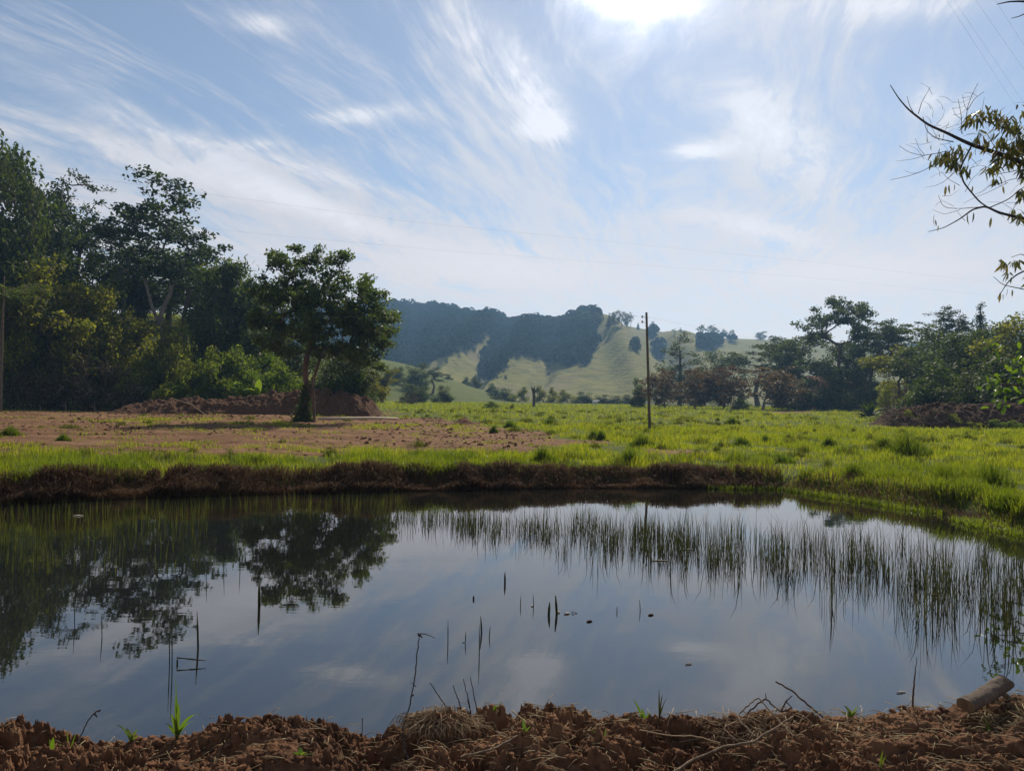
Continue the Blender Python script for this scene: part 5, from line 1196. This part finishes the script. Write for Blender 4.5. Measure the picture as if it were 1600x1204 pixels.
def log():
    D = 3.86; a = at(1510, 1102, 3.78); b = at(1570, 1066, 3.95); r = np.random.default_rng(3); d = (b-a); L_ = d.length
    e = empty('log', (a+b)/2); A = np.array(a-(a+b)/2); B = np.array(b-(a+b)/2); n_ = 26; m = 28; ax = unit((B-A)[None])[0]; u = unit(np.cross(ax, [0, 0, 1.])[None])[0]; v = np.cross(ax, u)
    V = []; 
    for i in range(n_):
        t = i/(n_-1); c = A+(B-A)*t
        for j in range(m):
            th = 2*math.pi*j/m; rr = .040*(1+.08*float(vnoise(np.array([t*5.]), np.array([math.cos(th)*1.3+math.sin(th)]), 4)[0])*2+.06*float(vnoise(np.array([t*9.]), np.array([th*2.5]), 9)[0])*2)
            cut = ax*(.02*math.sin(th*1.0+.6)+.006*float(vnoise(np.array([th*3]), np.array([2.]), 7)[0])) if i in (0, n_-1) else 0
            V.append(c+rr*(math.cos(th)*u+math.sin(th)*v)+cut)
    i = np.arange(n_-1)[:, None]*m+np.arange(m)[None]; j = np.arange(n_-1)[:, None]*m+(np.arange(m)[None]+1) % m
    mesh_np('bark', V, [np.stack([i, j, j+m, i+m], -1).reshape(-1, 4)], MAT['bark'], e, smooth=True)
    for kk, nm in ((0, 'cut_end'), (n_-1, 'cut_end')):
        R1 = np.array(V[kk*m:(kk+1)*m]); c = R1.mean(0); VV = [c]+[c+(p-c)*.55+ax*.004*(1 if kk else -1) for p in R1]+[p for p in R1]
        tr = [(0, 1+q, 1+(q+1) % m) for q in range(m)]; qd = [(1+q, 1+m+q, 1+m+(q+1) % m, 1+(q+1) % m) for q in range(m)]
        mesh_np(nm, VV, [np.array(qd), np.array(tr)], MAT['wood'], e)
    T = Tubes(7); T.add([(B*.7)+v*.03, B*.8+v*.05+u*.02, B*.85+v*.062+u*.035], [.014, .013, .010]); T.build('branch_stub', MAT['wood'], e)
    tag(e, 'short cut log lying on the near bank at the lower right', 'log')
log()
# ------------------------------------------------------------------ overhanging tree at the right
def leafshape(C_, D_, Nn, L_, asp):
    """six point leaves: base at C_, direction D_, normal Nn"""
    n_ = len(C_); L_ = L_[:, None]; D_ = unit(D_); S_ = unit(np.cross(D_, Nn)); U_ = np.cross(S_, D_); w = L_*asp*.5
    p = [C_, C_+D_*L_*.28-S_*w*.8+U_*w*.3, C_+D_*L_*.62-S_*w*.85+U_*w*.3-U_*L_*.02, C_+D_*L_-U_*L_*.10, C_+D_*L_*.62+S_*w*.85+U_*w*.3-U_*L_*.02, C_+D_*L_*.28+S_*w*.8+U_*w*.3, C_+D_*L_*.5-U_*L_*.01]
    V = np.stack(p, 1).reshape(-1, 3); i = np.arange(n_)[:, None]*7
    return V, [np.concatenate([i+np.array([[0, 1, 2, 6]]), i+np.array([[6, 2, 3, 4]]), i+np.array([[0, 6, 4, 5]])])]
def overhang():
    r = np.random.default_rng(60); D = 6.0; base = Vector((5.7, 3.3, .25)); e = empty('overhanging_tree', base)
    T = Tubes(9); T.add([(0, 0, -.3), (.05, .05, 1.5), (0, .2, 3.2), (-.1, .3, 5.2), (-.2, .4, 7.0)], [.20, .17, .14, .10, .05]); T.build('trunk', MAT['bark'], e)
    def br(pts, r0_, r1_, d0=6.0, d1=6.0, root=None):
        P = [np.array(at(p[0], p[1], d0+(d1-d0)*i/max(1, len(pts)-1))-base) for i, p in enumerate(pts)]
        if root is not None: P.append(np.array(root)); 
        A = np.array(P); n_ = len(A); tt = np.linspace(0, n_-1, n_*4); Q = np.stack([np.interp(tt, range(n_), A[:, j]) for j in range(3)], 1); Q[1:-1] = Q[:-2]*.25+Q[1:-1]*.5+Q[2:]*.25
        T.add(Q, np.linspace(r0_, r1_, len(Q))); return P
    T = Tubes(6)
    br([(1391, 133), (1405, 155), (1420, 172), (1450, 195), (1480, 208), (1500, 218), (1520, 227), (1560, 240), (1600, 255), (1680, 285)], .003, .022, 6.2, 5.9, (0, .25, 3.6)); T.build('branch', MAT['darktwig'], e)
    T = Tubes(6)
    br([(1450, 362), (1475, 356), (1500, 342), (1520, 327), (1540, 322), (1560, 332), (1600, 342), (1680, 360)], .002, .014, 6.1, 5.8, (.0, .2, 2.9))
    br([(1518, 228), (1500, 262), (1505, 285), (1530, 315), (1545, 325)], .007, .005); br([(1545, 325), (1575, 312), (1600, 292)], .005, .003); T.build('branch', MAT['darktwig'], e)
    T = Tubes(6)
    br([(1558, 467), (1575, 440), (1590, 428), (1620, 415), (1700, 420)], .002, .012, 6.0, 5.8, (.05, .15, 2.5)); br([(1552, 432), (1567, 445), (1600, 452)], .0016, .004); br([(1580, 402), (1597, 396), (1620, 415)], .002, .004); T.build('branch', MAT['darktwig'], e)
    T = Tubes(6)
    br([(1558, 7), (1575, 3), (1600, 2), (1680, 20)], .003, .012, 5.8, 5.6, (-.1, .3, 5.0)); br([(1580, 29), (1592, 26), (1605, 20), (1680, 30)], .002, .006, 5.8, 5.6); T.build('branch', MAT['darktwig'], e)
    T = Tubes(5)
    for pts, a in [([(1417, 150), (1421, 165), (1427, 176)], .003), ([(1454, 136), (1440, 160), (1435, 178)], .003), ([(1442, 182), (1448, 205), (1462, 216), (1490, 222)], .004), ([(1483, 190), (1475, 207), (1473, 220)], .002), ([(1455, 197), (1462, 212), (1468, 220)], .002),
                   ([(1405, 228), (1420, 238), (1440, 243), (1458, 241), (1480, 236)], .003), ([(1400, 252), (1425, 249), (1445, 243)], .002), ([(1430, 216), (1436, 232), (1444, 241)], .002), ([(1422, 224), (1440, 226), (1455, 222)], .0016), ([(1392, 281), (1420, 275), (1445, 266), (1468, 250), (1490, 240)], .003), ([(1412, 266), (1425, 271), (1436, 270)], .0016),
                   ([(1528, 130), (1518, 150), (1511, 170), (1510, 200)], .003), ([(1538, 143), (1522, 155), (1512, 172)], .003), ([(1497, 155), (1502, 180), (1503, 209)], .003), ([(1488, 168), (1493, 180), (1502, 186)], .002), ([(1504, 148), (1507, 165), (1511, 172)], .002), ([(1538, 152), (1535, 170), (1534, 187)], .002), ([(1571, 167), (1562, 174)], .002),
                   ([(1450, 194), (1448, 212), (1450, 222)], .002), ([(1514, 247), (1511, 265), (1510, 282)], .002), ([(1446, 293), (1462, 290), (1475, 284), (1490, 270)], .002), ([(1535, 265), (1518, 280), (1508, 300)], .002), ([(1470, 268), (1482, 280), (1500, 290)], .002), ([(1466, 305), (1472, 320), (1480, 325), (1500, 326), (1535, 323)], .003),
                   ([(1458, 328), (1475, 335), (1500, 328)], .002), ([(1470, 312), (1490, 322)], .0015), ([(1505, 318), (1520, 310), (1545, 300), (1575, 285)], .002), ([(1540, 205), (1560, 240)], .003), ([(1600, 210), (1570, 200), (1540, 190)], .004), ([(1530, 205), (1522, 225)], .002), ([(1560, 272), (1580, 268), (1620, 262)], .004), ([(1555, 290), (1580, 280), (1620, 275)], .003), ([(1495, 330), (1508, 345)], .002), ([(1575, 345), (1585, 322), (1605, 305)], .003)]:
        pts = [p for p in pts]; br(pts, a*.5, a)
    for i in range(90):
        px = r.uniform(1440, 1640); py = 225+(px-1500)*.25+r.normal()*45; L_ = r.uniform(12, 40); a = r.uniform(-2.9, -.2) if r.uniform() < .6 else r.uniform(2.2, 4)
        br([(px+L_*math.cos(a), py+L_*math.sin(a)), (px+L_*.5*math.cos(a+.3), py+L_*.5*math.sin(a+.3)), (px, py)], .0007, .0016, 6.0+r.normal()*.08, 6.0)
    T.build('twigs', MAT['darktwig'], e)
    cen = [(1478, 240, 20, 14), (1492, 250, 16, 12), (1466, 246, 9, 10), (1502, 232, 12, 12), (1520, 185, 14, 12), (1534, 178, 14, 12), (1552, 178, 16, 14), (1570, 190, 20, 14), (1588, 196, 22, 14), (1600, 215, 26, 16), (1586, 228, 22, 14), (1564, 218, 16, 12), (1612, 240, 30, 18), (1560, 240, 12, 12), (1575, 244, 18, 12),
           (1600, 262, 22, 14), (1535, 215, 10, 14), (1545, 262, 6, 6), (1558, 258, 7, 6), (1556, 278, 5, 5), (1512, 262, 5, 8), (1640, 220, 40, 26), (1660, 260, 40, 26), (1596, 300, 10, 10), (1625, 300, 24, 18), (1594, 335, 8, 6), (1582, 332, 5, 6), (1570, 412, 4, 5), (1583, 408, 4, 5), (1577, 424, 3, 4), (1562, 406, 3, 4), (1592, 406, 3, 3), (1620, 430, 12, 12), (1660, 340, 20, 20), (1600, 170, 6, 12)]
    C_ = []; Dv = []; LL = []
    for px, py, k, sp in cen:
        for i in range(int(k*2.1)):
            q = at(px+r.normal()*sp*.5, py+r.normal()*sp*.45, 6.0+r.normal()*.10); C_.append(np.array(q-base)); Dv.append(np.array([r.normal()*.5-.15, r.normal()*.5, -1+r.normal()*.25])); LL.append(r.uniform(.055, .105))
    for px, py, l in [(1460, 334, .10), (1461, 343, .06), (1478, 290, .09), (1483, 288, .08), (1491, 287, .06), (1512, 333, .10), (1521, 331, .09), (1549, 339, .09), (1567, 290, .07), (1466, 352, .05), (1574, 450, .07), (1580, 432, .06), (1563, 456, .09), (1568, 458, .06), (1582, 452, .06), (1455, 226, .05), (1467, 209, .04), (1448, 215, .05), (1520, 290, .06)]:
        q = at(px, py, 6.0); C_.append(np.array(q-base)); Dv.append(np.array([r.normal()*.12, r.normal()*.2, -1])); LL.append(l)
    C_ = np.array(C_); Dv = np.array(Dv); Nn = unit(r.normal(size=C_.shape)+np.array([0, -.4, 0])); V, Q = leafshape(C_, Dv, Nn, np.array(LL), .23)
    mesh_np('foliage', V, Q, MAT['leafbig'], e); tag(e, 'overhanging tree with bare twigs and drooping leaves reaching in from the right', 'tree')
    # lit green tree farther back
    D = 14.4; base = Vector((11.6, 14.6, gz(11.6, 14.6))); e = empty('bright_leaved_tree', base); T = Tubes(8); T.add([(0, 0, -.1), (-.1, 0, 1.2), (0, 0, 2.6), (.1, 0, 4.0)], [.13, .10, .08, .04]); T.build('trunk', MAT['bark'], e); T = Tubes(5)
    for pts in ([(1548, 545), (1575, 556), (1610, 565), (1680, 580)], [(1540, 606), (1560, 597), (1585, 590), (1620, 590), (1690, 600)], [(1562, 632), (1585, 625), (1610, 612), (1680, 615)], [(1552, 615), (1565, 600)], [(1590, 570), (1605, 545), (1640, 530), (1700, 560)], [(1560, 655), (1590, 650), (1640, 640), (1700, 630)]):
        P = [np.array(at(p[0], p[1], D)-base) for p in pts]; P.append(np.array([0, 0, P[-1][2]-.15])); T.add(P, np.linspace(.006, .03, len(P)))
    T.build('branches', MAT['bark'], e); C_ = []; Dv = []; LL = []
    for px, py, k, sp in [(1549, 538, 8, 10), (1560, 548, 5, 8), (1562, 556, 4, 6), (1587, 560, 8, 10), (1600, 572, 9, 12), (1586, 580, 7, 10), (1600, 592, 10, 12), (1570, 590, 7, 9), (1556, 596, 7, 9), (1545, 600, 6, 7), (1562, 608, 6, 8), (1582, 610, 5, 8), (1558, 628, 7, 8), (1566, 622, 6, 8), (1577, 632, 4, 8), (1592, 625, 5, 9), (1620, 560, 24, 22), (1640, 600, 36, 30), (1680, 570, 40, 34), (1650, 530, 24, 24), (1610, 545, 10, 12), (1620, 635, 14, 14), (1700, 620, 26, 30)]:
        for i in range(k):
            q = at(px+r.normal()*sp*.6, py+r.normal()*sp*.55, D+r.normal()*.18); C_.append(np.array(q-base)); Dv.append(r.normal(size=3)+np.array([-.5, 0, -.3])); LL.append(r.uniform(.11, .19))
    C_ = np.array(C_); Nn = unit(r.normal(size=C_.shape)+np.array([0, -.4, .8])); V, Q = leafshape(C_, np.array(Dv), Nn, np.array(LL), .48); mesh_np('foliage', V, Q, MAT['leafgreen'], e)
    tag(e, 'sunlit bright green leafy tree reaching in at the right edge above the field', 'tree')
overhang()
# ------------------------------------------------------------------ haze
def build_haze():
    m, k = newmat('haze_air')
    v = k.new('ShaderNodeVolumePrincipled'); v.inputs['Color'].default_value = C(.34, .62, 1.0)
    v.inputs['Density'].default_value = HAZE; v.inputs['Anisotropy'].default_value = .4
    k.link(v.outputs[0], k.out.inputs['Volume'])
    x0, x1, y0, y1, z0, z1 = -1500, 1500, -45, 1420, -40, 150
    V = [(x, y, z) for z in (z0, z1) for y in (y0, y1) for x in (x0, x1)]
    Fq = np.array([(0, 2, 3, 1), (4, 5, 7, 6), (0, 1, 5, 4), (2, 6, 7, 3), (0, 4, 6, 2), (1, 3, 7, 5)])
    o = mesh_np('haze', V, [Fq], m); tag(o, kind='stuff', label='thin pale blue haze hanging over the valley', cat='haze')
HAZE = .00034
build_haze()
